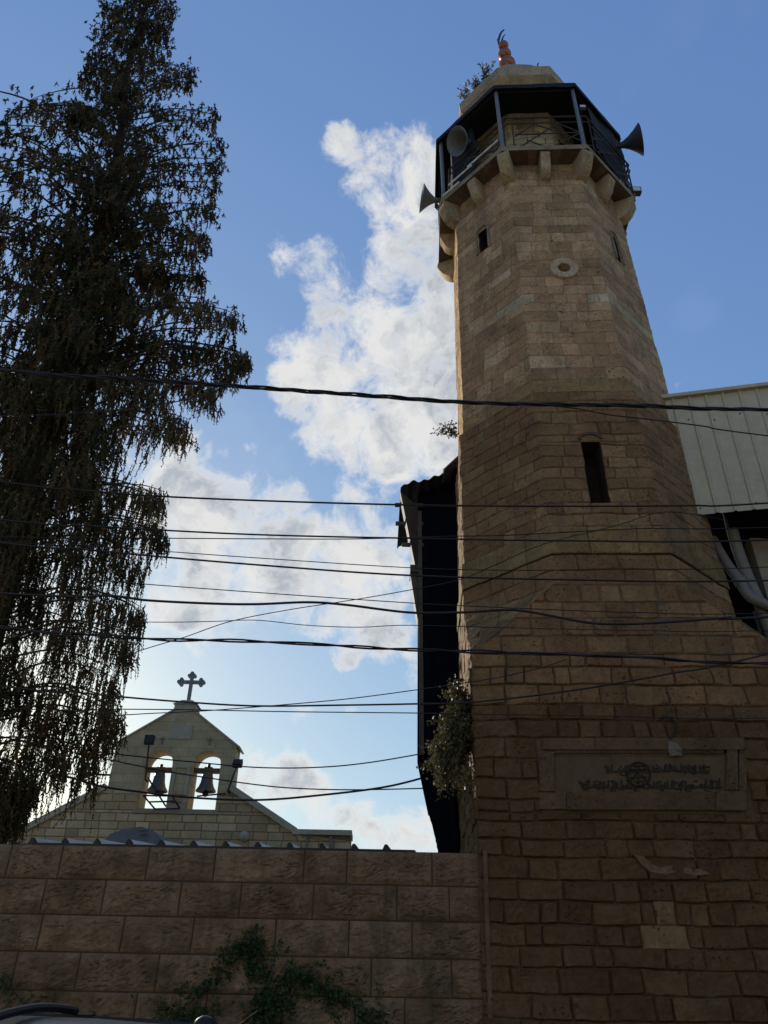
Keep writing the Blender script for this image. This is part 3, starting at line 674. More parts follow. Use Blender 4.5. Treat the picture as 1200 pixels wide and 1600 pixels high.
horn(726, 222, 10.75, (-.74, -.42, -.52), .32, .5, M['horn'], 'large pale grey horn loudspeaker under the left front edge of the canopy')
horn(981, 224, 10.75, (.93, -.32, .05), .36, .55, M['darkhorn'], 'dark horn loudspeaker jutting out from the right side of the balcony')
horn(673, 312, 11.4, (-1, -.12, .05), .32, .4, M['horn'], 'grey horn loudspeaker jutting out from the left side of the balcony')
def lamp_box(px, py, Y, s, label, m='greymetal'):
    e = empty('floodlight', at(px, py, Y), label, 'floodlight', None); c = at(px, py, Y)
    b = MB(); b.box(c.x - s, c.x + s, c.y - s * .5, c.y + s * .5, c.z - s * .7, c.z + s * .7); b.build('housing', M[m], e)
    b = MB(); b.box(c.x - s * .8, c.x + s * .8, c.y - s * .56, c.y - s * .5, c.z - s * .5, c.z + s * .5); b.build('lens', M['clearlamp'], e)
    b = MB(); b.bar(c + Vector((0, s * .5, 0)), c + Vector((0, s * 1.6, -s)), s * .3, s * .3); b.build('arm', M['iron'], e)
lamp_box(910, 168, 10.0, .07, 'small white lamp clamped high on the right front railing of the minaret')
lamp_box(992, 299, 11.2, .13, 'dark box shaped lamp at the right corner of the balcony slab', 'darkhorn')
b = MB(); b.tube([at(838, 109, 11.0), at(841, 99, 11.0)], .018, 6); tag(b.build('lightning_rod', M['iron'], origin=at(838, 109, 11.0)), 'short thin metal rod on the right of the minaret cap', 'rod')

# ------------------------------------------------------------------ plants
def leaf_cluster(mb, p, n, size, spread, pal, r, droop=0.):
    for _ in range(n):
        o = p + Vector((r.gauss(0, spread), r.gauss(0, spread), r.gauss(0, spread)))
        d = Vector((r.uniform(-1, 1), r.uniform(-1, 1), r.uniform(-1, 1) - droop)).normalized(); s = d.orthogonal().normalized(); s = Quaternion(d, r.uniform(0, 6.28)) @ s
        L = size * r.uniform(.7, 1.4); w = L * r.uniform(.3, .45); mb.face([o, o + d * L * .5 + s * w, o + d * L, o + d * L * .5 - s * w], jit(r.choice(pal), r, .2))
GREEN = [(.075, .072, .028), (.055, .058, .022), (.095, .085, .038), (.07, .058, .024)]
def bush():
    r = random.Random(41); root = at(735, 1140, 10.35)
    e = empty('caper_bush', root, 'bushy green shrub hanging from the sunlit left corner of the minaret base', 'shrub')
    lf = MB(); tw = MB()
    outline = [(712, 1075, 20), (718, 1100, 28), (708, 1120, 34), (702, 1150, 38), (698, 1180, 42), (700, 1205, 36), (708, 1228, 30), (722, 1170, 30), (725, 1130, 26), (690, 1215, 16), (683, 1195, 14)]
    for px, py, sp in outline:
        for _ in range(16):
            q = at(px + r.gauss(0, sp * .42), py + r.gauss(0, sp * .45), 10.2 + r.uniform(-.28, .35))
            mid = root.lerp(q, .5) + Vector((0, -.05, .08)); line = spline([root, mid, q], 5); tw.tube(line, [.008 - .0006 * i for i in range(len(line))], 4)
            for t in range(3, len(line)): leaf_cluster(lf, line[t], 7, .045, .035, GREEN, r)
    lf.build('foliage', M['bushleaf'], e); tw.build('stem', M['twig'], e)
bush()
def tuft(px, py, Y, h, n, label, spread=.12, pal=GREEN, lean=(-.2, -.1), seed=1, name='wall_plant', root=None):
    r = random.Random(seed); root = root or at(px, py, Y); e = empty(name, root, label, 'plant'); lf = MB(); tw = MB()
    for _ in range(n):
        tip = root + Vector((lean[0] * r.uniform(.3, 1.6) + r.gauss(0, spread), lean[1] + r.gauss(0, spread), h * r.uniform(.35, 1.1)))
        line = spline([root + Vector((r.gauss(0, spread * .4), r.gauss(0, .03), 0)), root.lerp(tip, .5) + Vector((r.gauss(0, .04), 0, .04)), tip], 4); tw.tube(line, .006, 4)
        for t in range(2, len(line)): leaf_cluster(lf, line[t], 5, .05, .03, pal, r)
    lf.build('foliage', M['bushleaf'], e); tw.build('stem', M['twig'], e)
tuft(713, 684, 11.3, .27, 7, 'small weed growing out of the lit left edge halfway up the minaret', .07, GREEN, (-.2, -.05), 2)
DRYP = [(.16, .10, .05), (.11, .08, .04), (.09, .09, .04)]
for t_, h_, n_, lab_, sd_ in ((.12, .38, 6, 'low sprig of weeds at the far left of the minaret cap', 5), (.38, .55, 9, 'dry weeds sprouting on the left of the minaret cap', 4), (.66, .6, 6, 'tall stalks of weed on the minaret cap just left of the finial', 6)):
    q_ = octv(7, 1.5, 20.95).lerp(octv(8, 1.5, 20.95), t_); pr_ = q_
    tuft(None, None, None, h_, n_, lab_, .13, DRYP, (.02, 0), sd_, root=pr_)
def roots():
    r = random.Random(77); e0 = at(742, 1012, 10.1); b = MB()
    for _ in range(16):
        p = at(r.uniform(738, 800), r.uniform(965, 1016), 10.1); line = []
        x, y = r.uniform(740, 758), r.uniform(1005, 1018); gx, gy = r.uniform(775, 812), r.uniform(966, 1000)
        for i in range(7):
            t = i / 6; P_ = (lerp(x, gx, t) + r.gauss(0, 2), lerp(y, gy, t) + r.gauss(0, 2.5))
            # lie on the broach: depth from the sloping triangle
            line.append(at(*P_, 10.02 + .012 * max(0, 812 - P_[0]) * .55))
        b.tube(spline(line, 3), .006, 4)
    tag(b.build('dry_roots', M['twig'], origin=e0), 'pale dry roots clinging to the sloping left corner stone of the minaret', 'roots')
roots()
def rag():
    b = MB(); P = [on_front(x, y, .06 + d) for x, y, d in ((1044, 1158, 0), (1053, 1159, .03), (1060, 1163, .01), (1066, 1172, .04), (1066, 1181, .0), (1056, 1180, .03), (1048, 1181, .01), (1045, 1170, .03))]
    c = on_front(1055, 1170, .10)
    for i in range(len(P)): b.face([P[i], P[(i + 1) % len(P)], c]); b.face([P[i] + Vector((.0, .035, 0)), c + Vector((0, .02, 0)), P[(i + 1) % len(P)] + Vector((0, .035, 0))])
    tag(b.build('plastic_scrap', M['plastic'], origin=P[0]), 'scrap of pale plastic caught on the frame above the inscription', 'scrap')
    b = MB(); b.tube(spline([on_front(x, y, .05) for x, y in ((1036, 1120), (1046, 1121), (1054, 1128), (1058, 1138), (1053, 1148), (1046, 1154))], 5), .014, 6); b.tube([on_front(1032, 1122, .04), on_front(1052, 1120, .05)], .01, 6)
    tag(b.build('loose_wire', M['rubber'], origin=on_front(1046, 1121)), 'short hooked black wire hanging above the inscription panel', 'wire')
rag()

# ------------------------------------------------------------------ street wall of split-face blocks
def street_wall():
    YW = 9.93; ZT = 2.945; XR = 1.215; XL = -11.5
    e = empty('stone_wall', (XL, YW, 0), 'long street wall of large rough faced brown stone blocks', 'wall')
    X = lambda px, py: at(px, py, YW).x
    joints = [(1352, [93, 230, 335, 475, 542, 675]), (1410, [160, 280, 375, 489, 620, 702]), (1465, [60, 190, 300, 430, 545, 644]), (1525, [20, 120, 245, 340, 455, 580, 706]), (1585, [80, 210, 320, 440, 555, 632]), (1640, [30, 150, 260, 400, 520, 670]), (1700, [80, 200, 330, 480, 600]), (1760, [20, 140, 290, 410, 560, 690])]
    st = MB(); mo = MB(); r = random.Random(31); h = .368; z = ZT
    spots = [(at(px, py, YW), rx, rz) for px, py, rx, rz in ((395, 1535, .22, .20), (480, 1575, .36, .16), (560, 1600, .3, .2), (330, 1600, .25, .1))]
    def wornpatch(p, c):                     # rubbed pale area where creeper has been torn away, with a ragged outline
        q = Vector(p); n_ = .35 * noise.noise(q * 5) + .25 * noise.noise(q * 14); m = 0
        for o, rx, rz in spots: m = max(m, min(1, max(0, (1.15 + n_ - math.hypot((q.x - o.x) / rx, (q.z - o.z) / rz)) * 3)))
        return mixc(c, (.24, .205, .16), .55 * m)
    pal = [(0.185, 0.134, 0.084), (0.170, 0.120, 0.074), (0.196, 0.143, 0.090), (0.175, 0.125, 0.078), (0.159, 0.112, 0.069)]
    for py, js in joints:
        z1 = z; z0 = max(0, z - h); z = z0
        xs = sorted([X(p, py) for p in js] + [XR])
        while xs[0] > XL: xs.insert(0, xs[0] - r.uniform(.6, .95))
        for a, b2 in zip(xs[:-1], xs[1:]):
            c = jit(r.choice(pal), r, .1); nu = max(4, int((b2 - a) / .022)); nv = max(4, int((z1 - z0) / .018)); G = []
            off = Vector((r.uniform(0, 50), r.uniform(0, 50), r.uniform(0, 50)))
            us = [0, .012] + [lerp(.04, .96, i / nu) for i in range(nu + 1)] + [.988, 1]; vs = [0, .02] + [lerp(.07, .93, i / nv) for i in range(nv + 1)] + [.98, 1]
            for v in vs:
                row = []
                for u in us:
                    x, zz = lerp(a + .004, b2 - .004, u), lerp(z0 + .004, z1 - .004, v)
                    ed = min(u, 1 - u, v, 1 - v)
                    if ed <= 0: d = -.004
                    elif ed < .03: d = .006
                    else:
                        q = Vector((x * 1.0, 0, zz * 1.6)) + off
                        q2 = q + Vector((noise.noise(q * 2.1), 0, noise.noise(q * 2.7 + Vector((5, 5, 5))))) * .22
                        f = 1 - abs(noise.noise(Vector((q2.x * 3.0, 0, q2.z * 5.5)))); f2 = abs(noise.noise(Vector((q2.x * 7.5, 3, q2.z * 13)))); k = min(1, (min(u, 1 - u) * (b2 - a)) / .07, (min(v, 1 - v) * (z1 - z0)) / .06)
                        d = .006 + k * (.022 + .022 * (f - .65) - .020 * max(0, .16 - f2) / .16 * (.4 + .6 * (noise.noise(q * 1.7) > 0)) + .012 * noise.noise(q * 13) + .007 * noise.noise(q * 31))
                    row.append(Vector((x, YW - d, zz)))
                G.append(row)
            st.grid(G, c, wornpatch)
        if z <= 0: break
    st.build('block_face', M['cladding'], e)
    mo.face([(XL, YW, 0), (XR, YW, 0), (XR, YW, ZT - .003), (XL, YW, ZT - .003)]); mo.face([(XL, YW, ZT - .003), (XR, YW, ZT - .003), (XR, YW + .3, ZT - .003), (XL, YW + .3, ZT - .003)]); mo.face([(XR, YW + .3, 0), (XL, YW + .3, 0), (XL, YW + .3, ZT - .003), (XR, YW + .3, ZT - .003)])
    mo.build('wall_core', M['joint'], e)
    m = MB(); m.bar((1.225, 9.89, 0), (1.275, 9.89, ZT + .02), .075, .05); m.build('mortar_seam', M['mortar'], e)
street_wall()

def corrugated_roof():
    YF = 9.96; xs0, xs1 = at(45, 1313, YF).x, at(648, 1333, YF).x; e0 = Vector((xs0, YF, 2.95))
    b = MB(); pitch = .385; x = xs0; prof = []
    while x < xs1 - .05:
        prof += [(x, 0), (x + .03, .062), (x + .062, .062), (x + .115, 0)]; x += pitch
    prof.append((xs1 + .02, 0))
    z0 = 2.962
    rows = []
    for j, (y, dz) in enumerate(((YF, 0), (YF + .9, .085), (YF + 1.9, .18))):
        rows.append([Vector((x, y, z0 + h + dz)) for x, h in prof])
    b.grid(rows); b.grid([[p + Vector((0, .004, -.006)) for p in rw] for rw in rows])
    e = empty('corrugated_roof', e0, 'low ribbed grey metal roof sheet resting on top of the street wall', 'roof'); b.build('roof_sheet', M['zinc'], e)
    b = MB(); x = xs0  # black fillers stand for the shade inside the open rib ends
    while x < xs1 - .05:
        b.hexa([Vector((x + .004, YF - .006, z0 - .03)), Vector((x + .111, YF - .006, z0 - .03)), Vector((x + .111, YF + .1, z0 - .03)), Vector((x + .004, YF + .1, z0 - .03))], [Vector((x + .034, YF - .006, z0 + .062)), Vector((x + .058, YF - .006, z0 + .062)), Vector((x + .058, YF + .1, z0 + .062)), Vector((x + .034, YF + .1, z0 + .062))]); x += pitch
    b.box(xs0, xs1, YF - .012, YF - .007, z0 - .018, z0 + .006); b.build('rib_end_shade', M['blacktrim'], e)
    # the black lip strip stands for the shadow gap under the sheet's front edge
corrugated_roof()

# ivy-like creeper on the wall
def creeper():
    r = random.Random(19); e = empty('creeper', at(415, 1600, 9.86), 'dark green creeper spreading low over the middle of the street wall', 'plant'); lf = MB(); tw = MB()
    dark = [(.03, .072, .026), (.022, .055, .022), (.045, .092, .034), (.055, .075, .03)]
    lines = [([(425, 1640), (420, 1570), (412, 1510), (402, 1478), (385, 1472), (368, 1490)], 70, 6), ([(368, 1490), (345, 1520), (320, 1548), (285, 1575), (262, 1595)], 50, 9), ([(420, 1570), (440, 1530), (470, 1528), (500, 1540), (535, 1560), (560, 1580)], 60, 9),
             ([(430, 1590), (450, 1555), (445, 1525)], 30, 8), ([(400, 1478), (392, 1500), (398, 1530)], 30, 5), ([(270, 1600), (300, 1590), (345, 1585)], 26, 8), ([(590, 1600), (560, 1590), (610, 1585)], 22, 9), ([(405, 1600), (412, 1560)], 40, 7), ([(0, 1530), (30, 1560), (55, 1590)], 14, 9), ([(470, 1530), (505, 1545), (520, 1565)], 30, 6)]
    for pts, n, w in lines:
        L = spline([at(x, y, 9.865) for x, y in pts], 8); tw.tube(L, .006, 4)
        for _ in range(n * 3):
            k = r.randrange(len(L)); sp_ = 2.4 if r.random() < .25 else 1.; p = L[k] + Vector((r.gauss(0, w * .0085 * sp_), r.uniform(-.05, .02), r.gauss(0, w * .0075 * sp_)))
            leaf_cluster(lf, p, 5, r.uniform(.018, .045), .025, dark, r, .3)
    lf.build('foliage', M['bushleaf'], e); tw.build('stem', M['bark'], e)
creeper()

# ------------------------------------------------------------------ dark shed behind the minaret
def shed():
    Y0 = 14.2; g = lambda x, y, Y=Y0: at(x, y, Y)
    e = empty('sheet_metal_shed', (g(684, 1332).x, Y0, 0), 'tall narrow shed clad in near black sheet behind the left of the minaret', 'shed')
    pts = [(g(653, 770).x, g(653, 770).z), (g(652, 1185).x, g(652, 1185).z)]
    n = 15
    for i in range(n):                      # stepped underside of the overhanging corrugated sheet
        t0, t1 = i / n, (i + 1) / n; q = lambda t: (lerp(652, 684, t ** .85), lerp(1185, 1325, t))
        a, b2 = g(*q(t0)), g(*q(t1)); pts += [(a.x, b2.z + .015), (b2.x, b2.z)]
    pts += [(g(684, 1330).x, 0), (2.7, 0), (2.7, g(715, 733).z), (g(712, 733).x, g(712, 733).z), (g(670, 755).x, g(670, 755).z)]
    b = MB(); F = [Vector((x, Y0, z)) for x, z in pts]; B_ = [Vector((x * (Y0 + 5) / Y0 + .25, Y0 + 5, z)) for x, z in pts]
    bm = bmesh.new(); vs = [bm.verts.new(p) for p in F]; f = bm.faces.new(vs); tri = bmesh.ops.triangulate(bm, faces=[f])
    for t in bm.faces: b.face([v.co.copy() for v in t.verts]); b.face([Vector((v.co.x * (Y0 + 5) / Y0 + .25, Y0 + 5, v.co.z)) for v in reversed(t.verts)])
    bm.free()
    for i in range(len(F)): j = (i + 1) % len(F); b.face([F[i], B_[i], B_[j], F[j]])
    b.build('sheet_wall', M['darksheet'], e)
    b = MB(); p, q = g(655, 800), g(655, 1180); b.box(p.x - .035, p.x + .05, Y0 - .05, Y0 - .004, q.z, p.z)
    b.build('corner_trim', M['shedgrey'], e)
    b = MB(); p, q = g(663, 800), g(663, 1200); b.box(p.x - .03, p.x + .1, Y0 - .03, Y0 - .003, q.z, p.z); b.build('wall_rail', M['darksheet'], e)
    # roof: wavy sheet with overhang in front, and its sloping side apron
    b = MB(); N_ = 48; top = []
    for i in range(N_ + 1):
        t = i / N_; px = lerp(626, 722, t); py = lerp(762, 727, t ** 1.15) - 5 * math.sin(PI * min(1, t * 3)) * (1 if t < .33 else .0); p = g(px, py, Y0 - .55)
        p.z += .028 * math.sin(t * 2 * PI * 6); top.append(p)
    back = [p + Vector((0, 3.2, .28)) for p in top]; und = [p + Vector((0, 0, -.012)) for p in top]
    b.grid([top, back]); b.grid([und, [p + Vector((0, 0, -.012)) for p in back]]); b.grid([top, und]); b.build('roof_sheet', M['shedgrey'], e)
    b = MB(); A_, B2, C2 = g(625, 766, Y0 - .5), g(653, 792, Y0 - .02), g(653, 905, Y0 - .02)
    d = Vector((.02, .5, 0)); b.hexa([C2, B2, A_], [C2 + d, B2 + d, A_ + d]); b.build('side_apron', M['shedgrey'], e)
    b = MB(); A_, B2, C2 = g(641, 897), g(654, 893), g(653, 972); b.hexa([C2, B2, A_], [C2 + d, B2 + d, A_ + d]); p = g(646, 891); b.box(p.x - .07, p.x + .1, Y0 - .06, Y0 + .4, p.z - .06, p.z + .1); b.build('lower_apron', M['shedgrey'], e)
    for x0, y0 in ((617, 789), (618, 818), (628, 851)):
        b = MB(); p, q = g(x0, y0), g(654, y0 + 1); b.bar(p, q + Vector((.1, 0, 0)), .06, .075); b.build('beam_end', M['shedgrey'], e)
    b = MB(); q = g(702, 731, Y0 - .6); b.bar(g(692, 744, Y0 - .6), g(722, 716, Y0 - .6), .5, .03); b.build('roof_flashing', M['shedgrey'], e)
    b = MB(); b.tube([g(708, 1250, 14.1), g(713, 1332, 14.1), g(716, 1400, 14.1)], .05, 8); b.build('downpipe', M['darksheet'], e)
shed()

# ------------------------------------------------------------------ building on the right: cream cladding, dark recess, pipes
def right_building():
    YL = 10.86
    tl = at(1035, 626, YL); zt = tl.z
    dr = ray(1200, 606); YR = dr.y * (zt - 1.6) / dr.z; tr = at(1200, 606, YR)
    zb = at(1075, 806, YL).z
    ax = (tr - tl); ax.z = 0; wid = ax.length; ax.normalize(); n = Vector((ax.y, -ax.x, 0))
    ext = 7.0
    e = empty('side_building', (tl.x + 1, YL, 0), 'building right of the minaret with ribbed cream metal cladding on its upper floor', 'building')
    b = MB(); prof = []; s = 0.; first = .14
    rib = .285
    prof.append((0, 0)); s = first
    while s < wid + ext:
        prof += [(s, 0), (s + .02, .03), (s + .05, .03), (s + .07, 0)]; s += rib
    prof.append((wid + ext, 0)); o = Vector((tl.x, tl.y, 0))
    P0 = [o + ax * x + n * d + Vector((0, 0, zb)) for x, d in prof]; P1 = [o + ax * x + n * d + Vector((0, 0, zt)) for x, d in prof]
    b.grid([P0, P1]); b.grid([[p - n * .012 for p in P0], [p - n * .012 for p in P1]]); b.grid([P0, [p - n * .012 for p in P0]])
    b.build('ribbed_cladding', M['tin'], e)
    b = MB(); p0 = o + n * .02 + Vector((0, 0, zt + .03)); b.bar(p0 - ax * .02, p0 + ax * (wid + ext), .14, .07); b.build('top_flashing', M['tin'], e)
    for k in range(5):
        b = MB()
        q = o + ax * (.22 + .43 * k) + n * .004 + Vector((0, 0, zb + .12)); b.lathe(q, n, [(0, .014), (.012, .012), (.016, .001)], 8); b.build('fixing_screw', M['iron'], e); b = MB()
        q = o + ax * (.36 + .43 * k) + n * .004 + Vector((0, 0, zt - .5 - .07 * (k % 2))); b.lathe(q, n, [(0, .014), (.012, .012), (.016, .001)], 8); b.build('fixing_screw', M['iron'], e)
    # upper floor volume behind the sheet, lower recess
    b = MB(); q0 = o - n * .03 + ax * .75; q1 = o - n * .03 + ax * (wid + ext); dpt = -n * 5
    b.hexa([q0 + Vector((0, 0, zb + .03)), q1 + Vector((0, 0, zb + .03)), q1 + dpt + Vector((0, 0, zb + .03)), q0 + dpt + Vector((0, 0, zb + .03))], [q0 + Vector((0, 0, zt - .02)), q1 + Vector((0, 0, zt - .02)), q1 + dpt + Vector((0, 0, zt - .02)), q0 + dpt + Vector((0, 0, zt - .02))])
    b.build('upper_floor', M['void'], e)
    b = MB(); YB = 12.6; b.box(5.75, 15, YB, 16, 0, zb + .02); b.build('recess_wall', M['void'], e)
    # pale wall piece at far right, in front of the recess
    b = MB(); g = lambda x, y, Y: at(x, y, Y)
    A = [g(1171, 838, 11.6), g(1300, 858, 11.6), g(1360, 1010, 11.6), g(1262, 990, 11.6), g(1200, 935, 11.6)]
    B_ = [p + Vector((0, .25, 0)) for p in A]; b.face(A[::-1]); b.face(B_); [b.face([A[i], A[(i + 1) % 5], B_[(i + 1) % 5], B_[i]]) for i in range(5)]
    b.build('parapet_panel', M['plaster'], e)
    b = MB(); b.bar(g(1188, 955, 11.5), g(1215, 1060, 11.5), .09, .09); b.build('strut', M['shedgrey'], e)
    b = MB(); b.bar(g(1172, 960, 11.9), g(1196, 1040, 11.9), .3, .05); b.build('rail_plate', M['iron'], e)
    b = MB(); b.tube(spline([g(1138, 800, 11.35), g(1150, 850, 11.35), g(1170, 905, 11.3), g(1192, 955, 11.25), g(1222, 1030, 11.2)], 5), .095, 14); b.build('drain_pipe', M['pvc'], e, smooth=True)
    b = MB(); b.tube(spline([g(1113, 842, 11.5), g(1135, 880, 11.4), g(1156, 908, 11.25), g(1168, 928, 11.15), g(1185, 940, 11.1), g(1240, 962, 11.05)], 6), .085, 14)
    b.lathe(g(1155, 906, 11.26), g(1166, 924, 11.16) - g(1155, 906, 11.26), [(0, .086), (.0, .104), (.12, .104), (.12, .086)], 14); b.build('drain_pipe', M['pvc'], e, smooth=True)
    # ground storey along the street
    b = MB(); b.box(5.66, 15, 9.9, 10.2, 0, 4.2); b.build('street_front', M['plaster'], e)
right_building()

# ------------------------------------------------------------------ church gable and belfry
def church():
    Y = 28.; g = lambda x, y: at(x, y, Y); e = empty('church_belfry', (g(268, 1300).x, Y, 0), 'pale stone church gable with a twin arched bell cote and cross', 'church')
    def arch(x0, x1, zb, zt):
        rr = (x1 - x0) / 2; pts = [(x0, zb), (x1, zb)]
        for i in range(13): t = PI * i / 12; pts.append(((x0 + x1) / 2 + rr * math.cos(t), zt - rr + rr * math.sin(t)))
        return pts
    def slab(outer, holes, y0, y1, name, m, colr, colh=None):
        bm = bmesh.new(); edges = []
        for L in [outer] + holes:
            vs = [bm.verts.new((x, y0, z)) for x, z in L]; edges += [bm.edges.new((vs[i], vs[(i + 1) % len(vs)])) for i in range(len(vs))]
        bmesh.ops.triangle_fill(bm, edges=edges, use_beauty=True); b = MB()
        for t in bm.faces:
            P = [v.co.copy() for v in t.verts]
            if (P[1] - P[0]).cross(P[2] - P[0]).y > 0: P.reverse()
            b.face(P, colr); b.face([p + Vector((0, y1 - y0, 0)) for p in reversed(P)], colr)
        bm.free()
        for L in [outer] + holes:
            for i in range(len(L)): j = (i + 1) % len(L); b.face([(L[i][0], y0, L[i][1]), (L[j][0], y0, L[j][1]), (L[j][0], y1, L[j][1]), (L[i][0], y1, L[i][1])], colh or colr)
        return b.build(name, m, e, merge=True)
    xl, xr = -9.45, -5.13; zs = g(370, 1166).z; za = g(288, 1108).z; zsh = 7.28; xa = (xl + xr) / 2 + .08
    lx0, lx1 = g(214, 1264).x, g(246, 1264).x; rx0, rx1 = g(290.5, 1265).x, g(314, 1265).x; zb = g(260, 1265).z
    lx1 = lx0 + .98; rx0 = rx0 + .02; rx1 = rx0 + .98
    zt = g(241, 1171).z
    H = [arch(lx0, lx1, zb, zt), arch(rx0, rx1, zb, zt)]
    sx = at(167, 1232, 28).x
    zmid = zb - .02
    slab([(xl, zmid), (xr, zmid), (xr, zs), (xa + .3, za), (xa - .3, za), (xl, zs)], [[(x, max(z, zmid + .03)) for x, z in h] for h in H], Y, Y + .9, 'bell_cote', M['cote'], (.44, .36, .215), (.46, .365, .205))  # reveal and rim colour slightly yellower, standing for sun caught in the arches
    return e, Y, xl, xr, zs, za, xa, lx0, lx1, rx0, rx1, zb, zt
def church_all():
    e, Y, xl, xr, zs, za, xa, lx0, lx1, rx0, rx1, zb, zt = church(); g = lambda x, y: at(x, y, Y); r = random.Random(61)
    zmid = zb - .02
    # ashlar gable wall below the bells, laid course by course inside its sloping outline
    st = MB(); mo = MB(); zlo = 4.6; L0, L1 = g(40, 1298), g(462, 1302); zl = L0.z; zr = L1.z
    gl, gr = g(166, 1232), g(358, 1232)
    def left(z): return lerp(L0.x, gl.x, (z - zl) / (gl.z - zl)) if z > zl else L0.x - .4
    def right(z): return lerp(L1.x, gr.x, (z - zr) / (gr.z - zr)) if z > zr else g(548, 1302).x
    z = zlo; pal = [(0.441, 0.326, 0.180), (0.474, 0.356, 0.202), (0.375, 0.273, 0.147), (0.507, 0.384, 0.221), (0.408, 0.288, 0.151)]
    ztop = gl.z + .0
    while z < ztop - .02:
        z1 = min(ztop, z + .262)
        if z < zmid - .02 < z1: z1 = zmid - .02
        x = left(z) + .02; xe = right(z)
        while x < xe - .05:
            w = r.uniform(.42, .72); x2 = min(xe, x + w)
            if xe - x2 < .22: x2 = xe
            def cl(xx, zz): return max(left(zz), min(right(zz), xx))
            parts_ = [(x, x2)]
            if z1 > zmid + .03:
                for h0, h1 in ((lx0, lx1), (rx0, rx1)):
                    parts_ = [q for s0, s1 in parts_ for q in ([(s0, s1)] if s1 <= h0 or s0 >= h1 else [(s0, min(s1, h0)), (max(s0, h1), s1)]) if q[1] - q[0] > .04]
            for x_, x2_ in parts_:
                P = [Vector((cl(x_, z), Y - .03, z)), Vector((cl(x2_, z), Y - .03, z)), Vector((cl(x2_, z1), Y - .03, z1)), Vector((cl(x_, z1), Y - .03, z1))]
                c0 = sum(P, Vector()) / 4; Q = [p.lerp(c0, .0) + Vector((.016 if i in (0, 3) else -.016, 0, .016 if i < 2 else -.016)) for i, p in enumerate(P)]
                I = [q + Vector((.008 if i in (0, 3) else -.008, -.007, .008 if i < 2 else -.008)) for i, q in enumerate(Q)]
                c = jit(r.choice(pal), r, .1); st.face(I, c); [st.face([Q[i], Q[(i + 1) % 4], I[(i + 1) % 4], I[i]], c) for i in range(4)]
            x = x2
        z = z1
    prof = [(L0.x - .4, zlo), (right(zlo), zlo), (right(zr - .01), zr), (L1.x, zr), (gr.x, gr.z), (xr, gr.z), (xr, zmid), (xl, zmid), (xl, gl.z), (gl.x, gl.z), (L0.x, zl), (L0.x - .4, zl)]
    F = [Vector((x, Y - .028, z)) for x, z in prof]; B_ = [p + Vector((0, 1.2, 0)) for p in F]
    nF = len(F); bm = bmesh.new(); f_ = bm.faces.new([bm.verts.new(p) for p in F]); bmesh.ops.triangulate(bm, faces=[f_])
    for t in bm.faces: mo.face([v.co.copy() for v in t.verts]); mo.face([v.co + Vector((0, 1.2, 0)) for v in reversed(t.verts)])
    bm.free(); [mo.face([F[i], F[(i + 1) % nF], B_[(i + 1) % nF], B_[i]]) for i in range(nF)]
    st.build('gable_wall', M['church'], e); mo.build('gable_core', M['churchjoint'], e)
    # copings
    for p, q in ((L0, gl), (gr, L1)): b = MB(); b.bar(p + Vector((0, .55, .06)), q + Vector((0, .55, .06)), 1.4, .2, c=(.40, .35, .25)); b.build('gable_coping', M['church'], e)
    b = MB()
    p, q = Vector((L1.x - .1, Y + .5, zr + .03)), Vector((g(550, 1302).x, Y + .5, zr + .03)); b.bar(p, q, 1.35, .16, c=(.42, .37, .265)); b.build('parapet_coping', M['church'], e); b = MB()
    p, q = Vector((L0.x + .1, Y + .5, zl + .03)), Vector((L0.x - 6, Y + .5, zl + .03)); b.bar(p, q, 1.35, .16, c=(.42, .37, .265)); b.build('parapet_coping', M['church'], e)
    b = MB(); b.box(L0.x - 6, L0.x - .4, Y - .02, Y + 1, 4.4, zl - .05); b.build('side_wall', M['church'], e); b = MB(); b.box(L0.x - 7, right(zlo) - .05, Y + .4, Y + 12, 0, 4.5); b.build('nave_wall', M['church'], e)
    b = MB(); b.bar((xl - .1, Y + .45, zs - .03), (xa - .28, Y + .45, za + .02), 1.0, .06); b.build('roof_coping', M['coping'], e); b = MB(); b.bar((xa + .28, Y + .45, za + .02), (xr + .12, Y + .45, zs - .04), 1.0, .06); b.build('roof_coping', M['coping'], e)
    b = MB(); x = g(540, 1315).x; b.tube([(x - .5, Y - .1, 4.4), (x - .5, Y - .1, zr - .1)], .05, 8); b.build('downpipe', M['pvc'], e); b = MB(); b.tube([(x - 1.3, Y - .1, 4.4), (x - 1.3, Y - .1, zr - .1)], .04, 8); b.build('downpipe', M['pvc'], e)
    b = MB(); p = g(284, 1144); b.box(p.x - .38, p.x + .38, Y - .035, Y + .02, p.z - .25, p.z + .25); b.build('date_stone', M['coping'], e)
    # middle pier: recessed panel frame
    b = MB(); m0, m1 = lx1 + .06, rx0 - .06
    for x in (m0, m1 - .1): b.box(x, x + .1, Y - .05, Y + .02, zb, zb + 1.4)
    b.box(m0 - .02, m1 + .02, Y - .055, Y + .02, zb + 1.4, zb + 1.5); b.build('pier_frame', M['coping'], e)
    for x in ((lx0 + lx1) / 2, (rx0 + rx1) / 2):
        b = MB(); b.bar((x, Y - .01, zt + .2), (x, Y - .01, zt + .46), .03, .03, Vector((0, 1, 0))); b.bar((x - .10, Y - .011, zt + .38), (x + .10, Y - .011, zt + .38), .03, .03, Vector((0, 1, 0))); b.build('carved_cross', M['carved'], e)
    # sill
    b = MB(); b.box(lx0 - .12, rx1 + .12, Y - .09, Y + .9, zb - .14, zb + .012, (.31, .26, .18)); b.build('sill', M['church'], e)
    # cross of trefoil arms on a moulded pedestal
    ce = empty('cross', Vector((xa, Y + .45, za)) - e.location); ce.parent = e; b = MB()
